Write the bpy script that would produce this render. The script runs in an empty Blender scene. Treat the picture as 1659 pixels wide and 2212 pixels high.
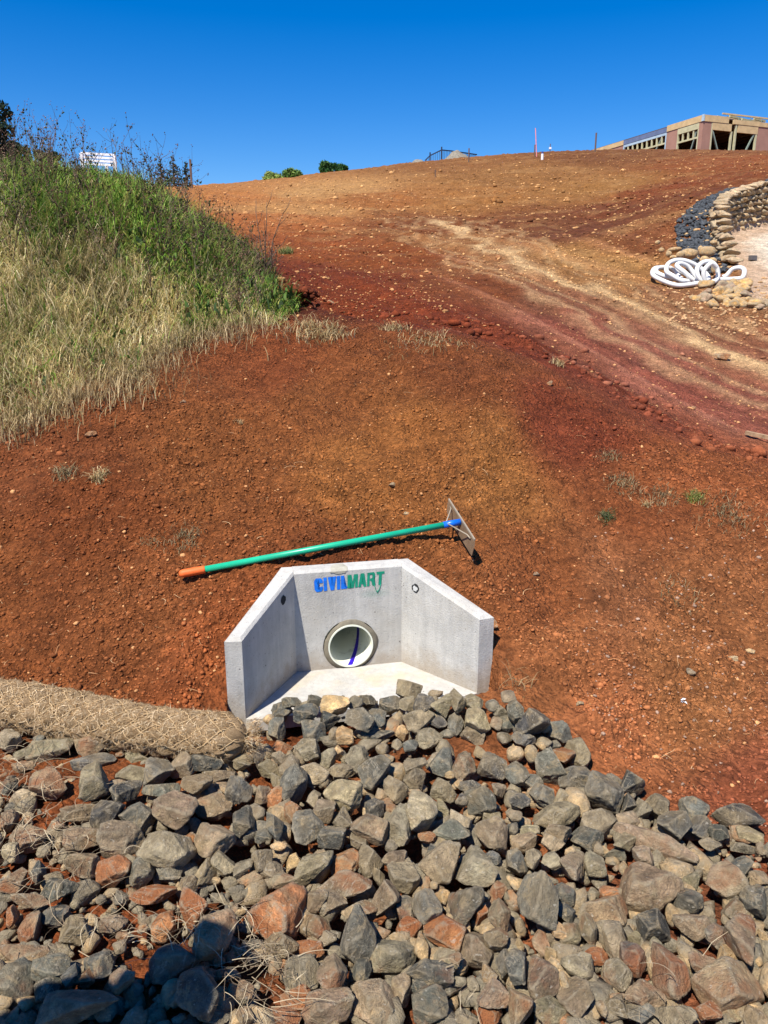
import bpy, bmesh, math, random
import numpy as np
from mathutils import Vector, Matrix, Quaternion
random.seed(7)
RS = np.random.RandomState(11)
scene = bpy.context.scene
COL = scene.collection

# ------------------------------------------------------------------ camera, sky, sun, exposure
EYE = 1.6
PITCH = math.radians(15.0)
F = 1662.0                     # focal length in 1659x2212 photo units
CX, CY = 829.5, 1106.0
cam_d = bpy.data.cameras.new('camera')
cam = bpy.data.objects.new('camera', cam_d); COL.objects.link(cam)
cam.location = (0, 0, EYE); cam.rotation_euler = (math.pi/2 - PITCH, 0, 0)
cam_d.sensor_fit = 'VERTICAL'; cam_d.sensor_height = 36.0; cam_d.lens = F/2212*36.0
cam_d.clip_start = 0.05; cam_d.clip_end = 3000
scene.camera = cam

SUN_TRAVEL = Vector((0.345, 0.51, -1.0)).normalized()
world = bpy.data.worlds.new('World'); scene.world = world; world.use_nodes = True
wn = world.node_tree; wn.nodes.clear()
sky = wn.nodes.new('ShaderNodeTexSky'); sky.sky_type = 'NISHITA'; sky.sun_disc = False
sky.sun_elevation = math.asin(-SUN_TRAVEL.z); sky.sun_rotation = math.atan2(-SUN_TRAVEL.x, -SUN_TRAVEL.y)
sky.altitude = 600; sky.air_density = 1.0; sky.dust_density = 0.25; sky.ozone_density = 3.2
hs = wn.nodes.new('ShaderNodeHueSaturation'); hs.inputs['Saturation'].default_value = 1.50; hs.inputs['Hue'].default_value = 0.512
bg = wn.nodes.new('ShaderNodeBackground'); bg.inputs[1].default_value = 0.101
wo = wn.nodes.new('ShaderNodeOutputWorld')
wn.links.new(sky.outputs[0], hs.inputs['Color']); wn.links.new(hs.outputs[0], bg.inputs[0]); wn.links.new(bg.outputs[0], wo.inputs[0])
sl = bpy.data.lights.new('sun', 'SUN'); sl.energy = 5.0; sl.angle = math.radians(0.55); sl.color = (1.0, 0.945, 0.85)
so = bpy.data.objects.new('sun', sl); COL.objects.link(so); so.rotation_euler = SUN_TRAVEL.to_track_quat('-Z', 'Y').to_euler(); so.location = (-20, -25, 60)
scene.view_settings.view_transform = 'Standard'; scene.view_settings.look = 'None'
scene.view_settings.exposure = 0.62; scene.view_settings.gamma = 1.0; scene.view_settings.use_curve_mapping = False
scene.cycles.max_bounces = 6; scene.cycles.transparent_max_bounces = 12

# ------------------------------------------------------------------ helpers
def s2l(c):
    c = np.asarray(c, float)/255.0
    return np.where(c <= 0.04045, c/12.92, ((c+0.055)/1.055)**2.4)
def ray(px, py):
    x = (px-CX)/F; v = (CY-py)/F
    return np.array([x, math.cos(PITCH)+v*math.sin(PITCH), -math.sin(PITCH)+v*math.cos(PITCH)])
def at_y(px, py, y):
    d = ray(px, py); t = y/d[1]; return np.array([d[0]*t, y, EYE+d[2]*t])
def at_z(px, py, z):
    d = ray(px, py); t = (z-EYE)/d[2]; return np.array([d[0]*t, d[1]*t, z])
def tag(o, label=None, cat=None, group=None, kind=None):
    if label: o['label'] = label
    if cat: o['category'] = cat
    if group: o['group'] = group
    if kind: o['kind'] = kind
    return o
def empty(name, loc=(0, 0, 0), rz=0.0, **k):
    o = bpy.data.objects.new(name, None); COL.objects.link(o); o.location = loc; o.rotation_euler = (0, 0, rz)
    o.empty_display_size = 0.1
    return tag(o, **k)
def np_mesh(name, V, Fc, mat=None, smooth=False, colors=None):
    """V (n,3); Fc (m,k) equal-sided faces"""
    me = bpy.data.meshes.new(name)
    V = np.ascontiguousarray(V, dtype=np.float32); Fc = np.ascontiguousarray(Fc, dtype=np.int32)
    m, k = Fc.shape
    me.vertices.add(len(V)); me.vertices.foreach_set('co', V.ravel())
    me.loops.add(m*k); me.loops.foreach_set('vertex_index', Fc.ravel())
    me.polygons.add(m); me.polygons.foreach_set('loop_start', np.arange(0, m*k, k, dtype=np.int32))
    if smooth: me.polygons.foreach_set('use_smooth', np.ones(m, dtype=bool))
    me.update(calc_edges=True)
    if colors is not None:
        ca = me.color_attributes.new('tint', 'FLOAT_COLOR', 'POINT')
        c4 = np.ones((len(V), 4), dtype=np.float32); c4[:, :colors.shape[1]] = colors
        ca.data.foreach_set('color', c4.ravel())
    if mat: me.materials.append(mat)
    return me
def link(name, me, parent=None, loc=None, rot=None, scale=None, **k):
    o = bpy.data.objects.new(name, me); COL.objects.link(o)
    if parent: o.parent = parent
    if loc is not None: o.location = loc
    if rot is not None: o.rotation_euler = rot
    if scale is not None: o.scale = scale
    return tag(o, **k)
class MB:
    """collects shapes, links them as one mesh object"""
    def __init__(s): s.v = []; s.f = []
    def add(s, V, Fs):
        b = len(s.v); s.v += [tuple(map(float, p)) for p in V]; s.f += [tuple(b+i for i in f) for f in Fs]; return s
    def box(s, c, size, rz=0.0, M=None):
        hx, hy, hz = size[0]/2, size[1]/2, size[2]/2
        P = [Vector((x*hx, y*hy, z*hz)) for z in (-1, 1) for y in (-1, 1) for x in (-1, 1)]
        R = M if M is not None else Matrix.Rotation(rz, 3, 'Z')
        P = [R @ p + Vector(c) for p in P]
        return s.add(P, [(0, 2, 3, 1), (4, 5, 7, 6), (0, 1, 5, 4), (2, 6, 7, 3), (0, 4, 6, 2), (1, 3, 7, 5)])
    def beam(s, a, b, w, h, up=(0, 0, 1)):
        a = Vector(a); b = Vector(b); d = (b-a); L = d.length; d.normalize()
        u = Vector(up); sd = d.cross(u)
        if sd.length < 1e-4: sd = d.cross(Vector((1, 0, 0)))
        sd.normalize(); u = sd.cross(d).normalized()
        M = Matrix((d, sd, u)).transposed()
        return s.box((a+b)/2, (L, w, h), M=M)
    def tube(s, pts, rad, n=8, cap=True):
        V, Fs = tube_geo(pts, rad, n, cap); return s.add(V, Fs)
    def build(s, name, mat, parent=None, smooth=False, bevel=0.0, **k):
        me = bpy.data.meshes.new(name); me.from_pydata(s.v, [], s.f)
        if smooth: me.polygons.foreach_set('use_smooth', [True]*len(me.polygons))
        me.update()
        if mat: me.materials.append(mat)
        o = link(name, me, parent, **k)
        if bevel:
            m = o.modifiers.new('bevel', 'BEVEL'); m.width = bevel; m.segments = 2; m.limit_method = 'ANGLE'
        return o
def tube_geo(pts, rad, n=8, cap=True):
    P = [Vector(p) for p in pts]; m = len(P)
    R = [rad]*m if not hasattr(rad, '__len__') else rad
    V = []; Fs = []; up = None
    for i, p in enumerate(P):
        t = (P[min(i+1, m-1)]-P[max(i-1, 0)])
        if t.length < 1e-9: t = Vector((0, 0, 1))
        t.normalize()
        if up is None:
            up = t.orthogonal().normalized()
        else:
            up = (up - t*up.dot(t))
            if up.length < 1e-6: up = t.orthogonal()
            up.normalize()
        sd = t.cross(up)
        for k in range(n):
            a = 2*math.pi*k/n
            V.append(p+(up*math.cos(a)+sd*math.sin(a))*R[i])
    for i in range(m-1):
        for k in range(n):
            Fs.append((i*n+k, i*n+(k+1) % n, (i+1)*n+(k+1) % n, (i+1)*n+k))
    if cap:
        Fs.append(tuple(range(n))[::-1]); Fs.append(tuple((m-1)*n+k for k in range(n)))
    return V, Fs
def catmull(pts, n=8):
    P = [np.array(p, float) for p in pts]; out = []
    for i in range(len(P)-1):
        p0 = P[max(i-1, 0)]; p1 = P[i]; p2 = P[i+1]; p3 = P[min(i+2, len(P)-1)]
        for k in range(n):
            t = k/n
            out.append(0.5*((2*p1)+(-p0+p2)*t+(2*p0-5*p1+4*p2-p3)*t*t+(-p0+3*p1-3*p2+p3)*t**3))
    out.append(P[-1]); return out
# lattice noise, vectorised
def _h(ix, iy, s):
    n = (ix.astype(np.int64)*374761393 + iy.astype(np.int64)*668265263 + s*974711) & 0x7fffffff
    n = ((n ^ (n >> 13))*1274126177) & 0x7fffffff
    n = n ^ (n >> 16)
    return (n & 0xffff)/65535.0
def vnoise(x, y, s=0):
    ix = np.floor(x); iy = np.floor(y); fx = x-ix; fy = y-iy
    ux = fx*fx*fx*(fx*(fx*6-15)+10); uy = fy*fy*fy*(fy*(fy*6-15)+10)
    a = _h(ix, iy, s); b = _h(ix+1, iy, s); c = _h(ix, iy+1, s); d = _h(ix+1, iy+1, s)
    return (a+(b-a)*ux+(c-a)*uy+(a-b-c+d)*ux*uy)*2-1
def fbm(x, y, s=0, o=4):
    r = 0; a = 0.5
    for i in range(o):
        r = r+a*vnoise(x*2**i+17.3*i, y*2**i-9.1*i, s+i); a *= 0.5
    return r
def sstep(x, a, b):
    t = np.clip((x-a)/(b-a), 0, 1); return t*t*(3-2*t)

# ------------------------------------------------------------------ materials
def new_mat(name, rough=0.9, spec=0.2):
    m = bpy.data.materials.new(name); m.use_nodes = True
    nt = m.node_tree; b = nt.nodes['Principled BSDF']
    b.inputs['Roughness'].default_value = rough
    b.inputs['Specular IOR Level'].default_value = spec
    return m, nt, b
def N(nt, t, **k):
    n = nt.nodes.new(t)
    for a, v in k.items():
        if a.startswith('_'): setattr(n, a[1:], v)
        else: n.inputs[a.replace('__', ' ')].default_value = v
    return n
def ramp(nt, fac, stops):
    r = nt.nodes.new('ShaderNodeValToRGB'); e = r.color_ramp.elements
    while len(e) > 1: e.remove(e[-1])
    e[0].position = stops[0][0]; e[0].color = (*stops[0][1], 1) if len(stops[0][1]) == 3 else stops[0][1]
    for p, c in stops[1:]:
        q = e.new(p); q.color = (*c, 1) if len(c) == 3 else c
    nt.links.new(fac, r.inputs[0]); return r.outputs[0]
def mixc(nt, fac, a, b, mode='MIX'):
    m = nt.nodes.new('ShaderNodeMix'); m.data_type = 'RGBA'; m.blend_type = mode
    for sk, v in ((0, fac), (6, a), (7, b)):
        if hasattr(v, 'links') or hasattr(v, 'is_linked'): nt.links.new(v, m.inputs[sk])
        elif sk == 0: m.inputs[0].default_value = v
        else: m.inputs[sk].default_value = (*v, 1)
    return m.outputs[2]
def noise(nt, vec, scale, detail=4, rough=0.55, dist=0.0):
    n = N(nt, 'ShaderNodeTexNoise', Scale=scale, Detail=detail, Roughness=rough, Distortion=dist)
    if vec is not None: nt.links.new(vec, n.inputs['Vector'])
    return n.outputs['Fac']
def bump(nt, b, h, strength, dist):
    n = N(nt, 'ShaderNodeBump', Strength=strength, Distance=dist); nt.links.new(h, n.inputs['Height']); nt.links.new(n.outputs[0], b.inputs['Normal'])
def grey(v): return (v, v, v)
def simple(name, col, rough=0.7, spec=0.3, var=0.12, scale=20, bumpd=0.0, metal=0.0):
    m, nt, b = new_mat(name, rough, spec)
    tc = nt.nodes.new('ShaderNodeTexCoord').outputs['Object']
    c = ramp(nt, noise(nt, tc, scale), [(0.3, tuple(max(0, x*(1-var)) for x in col)), (0.7, tuple(min(1, x*(1+var)) for x in col))])
    nt.links.new(c, b.inputs['Base Color']); b.inputs['Metallic'].default_value = metal
    if bumpd: bump(nt, b, noise(nt, tc, scale*4), 0.6, bumpd)
    return m

def soil_material():
    m, nt, b = new_mat('red_soil', 0.95, 0.12)
    geo = nt.nodes.new('ShaderNodeNewGeometry').outputs['Position']
    att = nt.nodes.new('ShaderNodeVertexColor'); att.layer_name = 'tint'
    f1 = ramp(nt, noise(nt, geo, 38, 6, 0.7), [(0.30, grey(0.62)), (0.52, grey(1.0)), (0.75, grey(1.38))])
    c = mixc(nt, 1.0, att.outputs[0], f1, 'MULTIPLY')
    f2 = ramp(nt, noise(nt, geo, 5, 5, 0.6), [(0.33, (0.80, 0.76, 0.74)), (0.68, (1.16, 1.15, 1.12))])
    c = mixc(nt, 1.0, c, f2, 'MULTIPLY')
    v = N(nt, 'ShaderNodeTexVoronoi', Scale=70); nt.links.new(geo, v.inputs['Vector'])
    sv = nt.nodes.new('ShaderNodeSeparateColor'); nt.links.new(v.outputs['Color'], sv.inputs[0])
    c = mixc(nt, 1.0, c, ramp(nt, sv.outputs[0], [(0.0, grey(0.80)), (1.0, grey(1.22))]), 'MULTIPLY')
    f3 = ramp(nt, noise(nt, geo, 13, 5, 0.75), [(0.35, grey(0.62)), (0.60, grey(1.14)), (0.72, grey(1.7))])
    c = mixc(nt, 0.9, c, f3, 'MULTIPLY')
    spk = ramp(nt, noise(nt, geo, 55, 2, 0.4), [(0.70, grey(0)), (0.76, grey(0.55))])
    c = mixc(nt, spk, c, (0.52, 0.30, 0.15))
    nt.links.new(c, b.inputs['Base Color'])
    v1 = N(nt, 'ShaderNodeTexVoronoi', Scale=55, Randomness=1.0); v1.feature = 'SMOOTH_F1'; v1.inputs['Smoothness'].default_value = 0.35
    wv = N(nt, 'ShaderNodeTexNoise', Scale=30, Detail=2); nt.links.new(geo, wv.inputs['Vector'])
    vm = nt.nodes.new('ShaderNodeVectorMath'); vm.operation = 'SCALE'; vm.inputs['Scale'].default_value = 0.03; nt.links.new(wv.outputs['Color'], vm.inputs[0])
    va = nt.nodes.new('ShaderNodeVectorMath'); va.operation = 'ADD'; nt.links.new(geo, va.inputs[0]); nt.links.new(vm.outputs[0], va.inputs[1]); nt.links.new(va.outputs[0], v1.inputs['Vector'])
    iv = N(nt, 'ShaderNodeMath', _operation='MULTIPLY'); iv.inputs[1].default_value = -1.3; nt.links.new(v1.outputs['Distance'], iv.inputs[0])
    h = N(nt, 'ShaderNodeMath', _operation='ADD'); nt.links.new(noise(nt, geo, 110, 5, 0.75), h.inputs[0]); nt.links.new(noise(nt, geo, 26, 5, 0.7), h.inputs[1])
    h2 = N(nt, 'ShaderNodeMath', _operation='ADD'); nt.links.new(h.outputs[0], h2.inputs[0]); nt.links.new(iv.outputs[0], h2.inputs[1])
    bump(nt, b, h2.outputs[0], 1.0, 0.020)
    return m
def rock_material(name='riprap_basalt', tint=False):
    m, nt, b = new_mat(name, 0.82, 0.28)
    tc = nt.nodes.new('ShaderNodeTexCoord').outputs['Object']
    oi = nt.nodes.new('ShaderNodeObjectInfo')
    geo = nt.nodes.new('ShaderNodeNewGeometry').outputs['Position']
    mp = nt.nodes.new('ShaderNodeVectorMath'); mp.operation = 'ADD'
    mu = nt.nodes.new('ShaderNodeVectorMath'); mu.operation = 'SCALE'; mu.inputs['Scale'].default_value = 31.0
    cb = nt.nodes.new('ShaderNodeCombineXYZ'); nt.links.new(oi.outputs['Random'], cb.inputs[0]); nt.links.new(oi.outputs['Random'], cb.inputs[1])
    nt.links.new(cb.outputs[0], mu.inputs[0]); nt.links.new(geo, mp.inputs[0]); nt.links.new(mu.outputs[0], mp.inputs[1])
    vec = mp.outputs[0]
    base = oi.outputs['Color']; alpha = oi.outputs['Alpha']
    if tint:
        att = nt.nodes.new('ShaderNodeVertexColor'); att.layer_name = 'tint'; base = att.outputs[0]
        va = nt.nodes.new('ShaderNodeValue'); va.outputs[0].default_value = 0.12; alpha = va.outputs[0]
    f1 = ramp(nt, noise(nt, vec, 24, 8, 0.74), [(0.30, grey(0.36)), (0.48, grey(0.95)), (0.66, grey(1.95))])
    c = mixc(nt, 1.0, base, f1, 'MULTIPLY')
    # brown weathering skin
    br = ramp(nt, noise(nt, vec, 9, 5, 0.6, 0.6), [(0.47, grey(0)), (0.62, grey(0.55))])
    c = mixc(nt, br, c, (0.30, 0.225, 0.125))
    oc = ramp(nt, noise(nt, vec, 15, 6, 0.75, 0.8), [(0.54, grey(0)), (0.63, grey(0.6))])
    c = mixc(nt, oc, c, (0.46, 0.345, 0.19))
    # red soil dust, amount from the stone's alpha
    dn = noise(nt, vec, 7, 5, 0.65, 0.4)
    add = N(nt, 'ShaderNodeMath', _operation='ADD'); nt.links.new(dn, add.inputs[0]); nt.links.new(alpha, add.inputs[1])
    du = ramp(nt, add.outputs[0], [(0.76, grey(0)), (0.98, grey(0.85))])
    c = mixc(nt, du, c, (0.36, 0.125, 0.045))
    # worn, pale broken edges and dark pits
    gp = nt.nodes.new('ShaderNodeNewGeometry').outputs['Pointiness']
    pe = N(nt, 'ShaderNodeMath', _operation='MULTIPLY'); nt.links.new(ramp(nt, gp, [(0.51, grey(0)), (0.56, grey(0.8))]), pe.inputs[0]); nt.links.new(ramp(nt, noise(nt, vec, 30, 4, 0.6), [(0.35, grey(0.2)), (0.6, grey(1.0))]), pe.inputs[1])
    c = mixc(nt, pe.outputs[0], c, (0.40, 0.33, 0.22))
    # pale veins
    vz = N(nt, 'ShaderNodeTexNoise', Scale=13.0, Detail=3, Roughness=0.6, Distortion=1.2); nt.links.new(vec, vz.inputs['Vector'])
    vn = ramp(nt, vz.outputs['Fac'], [(0.485, grey(0)), (0.497, grey(0.5)), (0.503, grey(0.5)), (0.515, grey(0))])
    gate = ramp(nt, noise(nt, vec, 5, 2, 0.5), [(0.50, grey(0)), (0.60, grey(1))])
    vv = mixc(nt, 1.0, vn, gate, 'MULTIPLY')
    c = mixc(nt, vv, c, (0.50, 0.42, 0.30))
    sp = ramp(nt, noise(nt, vec, 75, 2, 0.5), [(0.66, grey(0)), (0.74, grey(0.55))])
    c = mixc(nt, sp, c, (0.58, 0.52, 0.41))
    nt.links.new(c, b.inputs['Base Color'])
    h = N(nt, 'ShaderNodeMath', _operation='ADD'); nt.links.new(noise(nt, vec, 38, 8, 0.74, 0.2), h.inputs[0]); nt.links.new(noise(nt, vec, 120, 4, 0.75), h.inputs[1])
    bump(nt, b, h.outputs[0], 1.0, 0.016)
    return m
def tint_material(name, rough=0.8, transl=0.0, var=(0.8, 1.25), scale=30, bumpd=0.0, spec=0.2):
    m, nt, b = new_mat(name, rough, spec)
    geo = nt.nodes.new('ShaderNodeNewGeometry').outputs['Position']
    att = nt.nodes.new('ShaderNodeVertexColor'); att.layer_name = 'tint'
    c = mixc(nt, 1.0, att.outputs[0], ramp(nt, noise(nt, geo, scale, 4), [(0.3, grey(var[0])), (0.7, grey(var[1]))]), 'MULTIPLY')
    nt.links.new(c, b.inputs['Base Color'])
    if bumpd: bump(nt, b, noise(nt, geo, scale*3, 4, 0.7), 1.0, bumpd)
    if transl:
        t = nt.nodes.new('ShaderNodeBsdfTranslucent'); nt.links.new(c, t.inputs[0])
        mx = nt.nodes.new('ShaderNodeMixShader'); mx.inputs[0].default_value = transl
        nt.links.new(b.outputs[0], mx.inputs[1]); nt.links.new(t.outputs[0], mx.inputs[2])
        nt.links.new(mx.outputs[0], nt.nodes['Material Output'].inputs[0])
    return m
def concrete_material(name, dusty=0.0, base=0.45):
    m, nt, b = new_mat(name, 0.85, 0.25)
    geo = nt.nodes.new('ShaderNodeNewGeometry').outputs['Position']
    mp = N(nt, 'ShaderNodeMapping'); mp.inputs['Scale'].default_value = (1, 1, 0.12); nt.links.new(geo, mp.inputs[0])
    c = ramp(nt, noise(nt, mp.outputs[0], 42, 4, 0.6), [(0.3, (base*0.92, base*0.89, base*0.82)), (0.7, (base*1.16, base*1.12, base*1.02))])
    c = mixc(nt, 1.0, c, ramp(nt, noise(nt, geo, 7, 6, 0.7), [(0.3, grey(0.84)), (0.7, grey(1.13))]), 'MULTIPLY')
    st = ramp(nt, noise(nt, geo, 5, 4, 0.6, 0.5), [(0.50, grey(0)), (0.68, grey(0.30+dusty))])
    c = mixc(nt, st, c, (0.52, 0.42, 0.27) if dusty else (0.40, 0.36, 0.29))
    sx = nt.nodes.new('ShaderNodeSeparateXYZ'); nt.links.new(geo, sx.inputs[0])
    zz = N(nt, 'ShaderNodeMath', _operation='MULTIPLY_ADD'); zz.inputs[1].default_value = -3.2; zz.inputs[2].default_value = 0.42; nt.links.new(sx.outputs[2], zz.inputs[0])
    zn = N(nt, 'ShaderNodeMath', _operation='ADD'); nt.links.new(zz.outputs[0], zn.inputs[0]); nt.links.new(noise(nt, geo, 16, 6, 0.7), zn.inputs[1])
    if not dusty: c = mixc(nt, ramp(nt, zn.outputs[0], [(0.54, grey(0)), (0.88, grey(0.65))]), c, (0.33, 0.27, 0.20))
    pits = ramp(nt, noise(nt, geo, 160, 1, 0.4), [(0.24, grey(0.45)), (0.30, grey(1.0))])
    c = mixc(nt, 1.0, c, pits, 'MULTIPLY')
    p2 = ramp(nt, noise(nt, geo, 62, 1, 0.3), [(0.185, grey(0.35)), (0.215, grey(1.0))])
    c = mixc(nt, 1.0, c, p2, 'MULTIPLY')
    nt.links.new(c, b.inputs['Base Color'])
    bump(nt, b, noise(nt, geo, 130, 5, 0.7), 0.7, 0.004)
    return m
def paint_material(name, colA, colB=None, x0=0, x1=1):
    """worn stencil paint: patchy, lets the wall show"""
    m, nt, b = new_mat(name, 0.6, 0.3)
    tc = nt.nodes.new('ShaderNodeTexCoord').outputs['Object']
    c = ramp(nt, noise(nt, tc, 40, 4), [(0.3, tuple(x*0.75 for x in colA)), (0.7, tuple(min(1, x*1.2) for x in colA))])
    nt.links.new(c, b.inputs['Base Color'])
    t = nt.nodes.new('ShaderNodeBsdfTransparent'); mx = nt.nodes.new('ShaderNodeMixShader')
    a = ramp(nt, noise(nt, tc, 55, 5, 0.75), [(0.26, grey(0.35)), (0.45, grey(1.0))])
    nt.links.new(a, mx.inputs[0]); nt.links.new(t.outputs[0], mx.inputs[1]); nt.links.new(b.outputs[0], mx.inputs[2])
    nt.links.new(mx.outputs[0], nt.nodes['Material Output'].inputs[0])
    return m

M_SOIL = soil_material(); M_ROCK = rock_material()
M_CLOD = tint_material('soil_clod', 0.95, 0, (0.75, 1.3), 60, 0.004)
M_GRASS = tint_material('grass_blade', 0.65, 0.38, (0.8, 1.2), 8)
M_STRAW = tint_material('dry_straw', 0.8, 0.12, (0.8, 1.2), 20)
M_LEAF = tint_material('tree_leaf', 0.6, 0.25, (0.7, 1.3), 3)
M_CONC = concrete_material('precast_concrete'); M_CONCF = concrete_material('dusty_concrete_floor', 0.30, 0.44)
M_MORT = simple('mortar', (0.20, 0.175, 0.13), 0.95, 0.1, 0.2, 30, 0.004)
M_PATCH = simple('patch_mortar', (0.38, 0.36, 0.29), 0.95, 0.1, 0.2, 30, 0.003)

# ------------------------------------------------------------------ headwall frame (needed by the terrain)
HA = math.radians(12.6)
HC = np.array([-0.157, 3.225])
HR = np.array([math.cos(HA), math.sin(HA)]); HO = np.array([math.sin(HA), -math.cos(HA)])
BW, FW, DEP, TH = 0.243, 0.488, 0.362, 0.085     # half inner width back / front, depth, wall thickness
HB, HF = 0.480, 0.352                             # wall height back / front
def hl(x, y):
    dx = x-HC[0]; dy = y-HC[1]; return dx*HR[0]+dy*HR[1], dx*HO[0]+dy*HO[1]
def hw(s, t, z=0.0):
    p = HC+HR*s+HO*t; return np.array([p[0], p[1], z])
def px_wall(px, py, t=0.0):
    """photo pixel to (s,h) on the plane t of the headwall frame"""
    d = ray(px, py); n = HO; k = (HC[0]*n[0]+HC[1]*n[1]+t)/(d[0]*n[0]+d[1]*n[1])
    p = d*k; return (p[0]-HC[0])*HR[0]+(p[1]-HC[1])*HR[1], EYE+p[2]

# ------------------------------------------------------------------ terrain height
CP = []
def cp(px, py, y): CP.append(at_y(px, py, y))
def cz(x, y, z): CP.append(np.array([x, y, z]))
for x, y in ((-2.6, 1.0), (-1.2, 1.3), (0, 1.25), (1.2, 1.3), (2.4, 1.0), (-1.6, 1.9), (-.6, 1.9), (.4, 1.9), (1.3, 1.8), (2.6, 1.6), (-2.6, 2.0), (-.5, 2.4), (.2, 2.4), (0.8, 2.25)): cz(x, y, -0.03)
cz(-1.4, 2.4, 0.0); cz(-2.6, 2.5, 0.02); cz(-0.1, 2.75, -0.04); cz(1.35, 2.2, -0.01); cz(2.0, 2.1, 0.0)
for a in ((0, 1450, 2.92), (0, 1200, 3.5), (0, 950, 4.4), (200, 870, 4.72), (400, 740, 5.6), (640, 700, 6.2), (829, 717, 6.1), (960, 745, 5.75), (1130, 815, 5.4), (1300, 900, 5.0), (1500, 1000, 4.5), (1659, 1090, 4.0),
          (1659, 1300, 3.3), (1659, 1500, 2.78), (1659, 1760, 2.2), (1450, 1650, 2.45), (1250, 1560, 2.66), (1120, 1490, 2.80), (1090, 1400, 3.02), (1200, 1300, 3.3), (1400, 1200, 3.6),
          (470, 1400, 2.98), (440, 1500, 2.78), (250, 1430, 2.95), (250, 1250, 3.36), (560, 1240, 3.32), (829, 1195, 3.48), (1000, 1200, 3.5), (829, 1080, 3.9), (500, 1080, 3.9), (829, 900, 4.7), (500, 900, 4.7), (829, 800, 5.3), (1150, 1000, 4.3), (200, 1050, 3.95),
          (1500, 950, 6.0), (1659, 1000, 5.6), (1300, 850, 6.2), (1659, 850, 7.5), (1300, 750, 8.5), (1659, 705, 10.3), (1000, 705, 8.0), (829, 690, 7.8), (700, 672, 8.0), (1150, 770, 7.2),
          (829, 600, 11), (829, 500, 18), (829, 410, 33), (1100, 600, 11.5), (1100, 500, 18.5), (1150, 400, 33), (1350, 600, 12.8), (1350, 480, 20), (1350, 380, 34), (1450, 610, 12.8), (1500, 630, 11.9), (1659, 650, 11.3), (1480, 520, 15.0), (1500, 437, 16.8), (1659, 392, 18.8), (1900, 375, 20.5), (1659, 360, 30),
          (560, 560, 13), (560, 480, 20), (600, 425, 32), (520, 414, 38), (400, 411, 38), (660, 388, 43), (829, 362, 47), (1000, 344, 49), (1160, 331, 50), (1280, 326, 50), (1500, 325, 50), (1659, 329, 50), (1900, 340, 50),
          (0, 445, 7.0), (200, 462, 7.0), (330, 495, 7.0), (430, 560, 7.1), (540, 620, 7.3), (630, 662, 7.5), (0, 720, 5.4), (200, 670, 5.8), (400, 655, 6.3), (-300, 440, 7.0), (-300, 900, 4.4), (-300, 1250, 3.4),
          (0, 500, 12), (250, 500, 13), (430, 520, 14), (0, 424, 36), (200, 420, 36), (-400, 420, 34), (-300, 500, 12)):
    cp(*a)
for px in (-400, 0, 400, 829, 1280, 1659, 2100):
    T = {-400: 415, 0: 425, 400: 420, 829: 372, 1280: 345, 1659: 345, 2100: 350}[px]
    cp(px, T, 66); cp(px, T+70, 160); cp(px, T+150, 600)
CPa = np.array(CP)
def al(x, y):
    return np.arctan2(x, y)*1.6, np.log(np.maximum(np.hypot(x, y), 0.3))
ca, cl = al(CPa[:, 0], CPa[:, 1]); cr = np.hypot(CPa[:, 0], CPa[:, 1]); cT = (CPa[:, 2]-EYE)/cr
def K(d2): return np.where(d2 > 1e-12, 0.5*d2*np.log(np.maximum(d2, 1e-12)), 0.0)
n = len(ca)
A = np.zeros((n+3, n+3)); A[:n, :n] = K((ca[:, None]-ca)**2+(cl[:, None]-cl)**2) + np.eye(n)*2e-4
A[:n, n] = 1; A[:n, n+1] = ca; A[:n, n+2] = cl; A[n:, :n] = A[:n, n:].T
W = np.linalg.solve(A, np.concatenate([cT, np.zeros(3)]))
PADP = np.array([(4.95, 11.05), (5.42, 12.2), (5.80, 13.4), (6.03, 14.8), (6.36, 15.9), (7.15, 16.95), (8.66, 18.05), (12, 19.9), (25, 22), (25, 9), (6.5, 10.3)])
def poly_sd(x, y, P):
    """signed distance to polygon, negative inside"""
    d = np.full(np.shape(x), 1e9); ins = np.zeros(np.shape(x), bool)
    for i in range(len(P)):
        a = P[i]; b = P[(i+1) % len(P)]; e = b-a
        t = np.clip(((x-a[0])*e[0]+(y-a[1])*e[1])/(e@e), 0, 1)
        d = np.minimum(d, np.hypot(x-a[0]-e[0]*t, y-a[1]-e[1]*t))
        c = ((a[1] > y) != (b[1] > y)) & (x < (b[0]-a[0])*(y-a[1])/(b[1]-a[1]+1e-12)+a[0]); ins ^= c
    return np.where(ins, -d, d)
HPOLY = np.array([hw(-BW-.035, -.035)[:2], hw(BW+.035, -.035)[:2], hw(FW+.045, DEP)[:2], hw(FW+0.045, DEP+0.15)[:2], hw(-FW-.045, DEP+0.15)[:2], hw(-FW-.045, DEP)[:2]])
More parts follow.
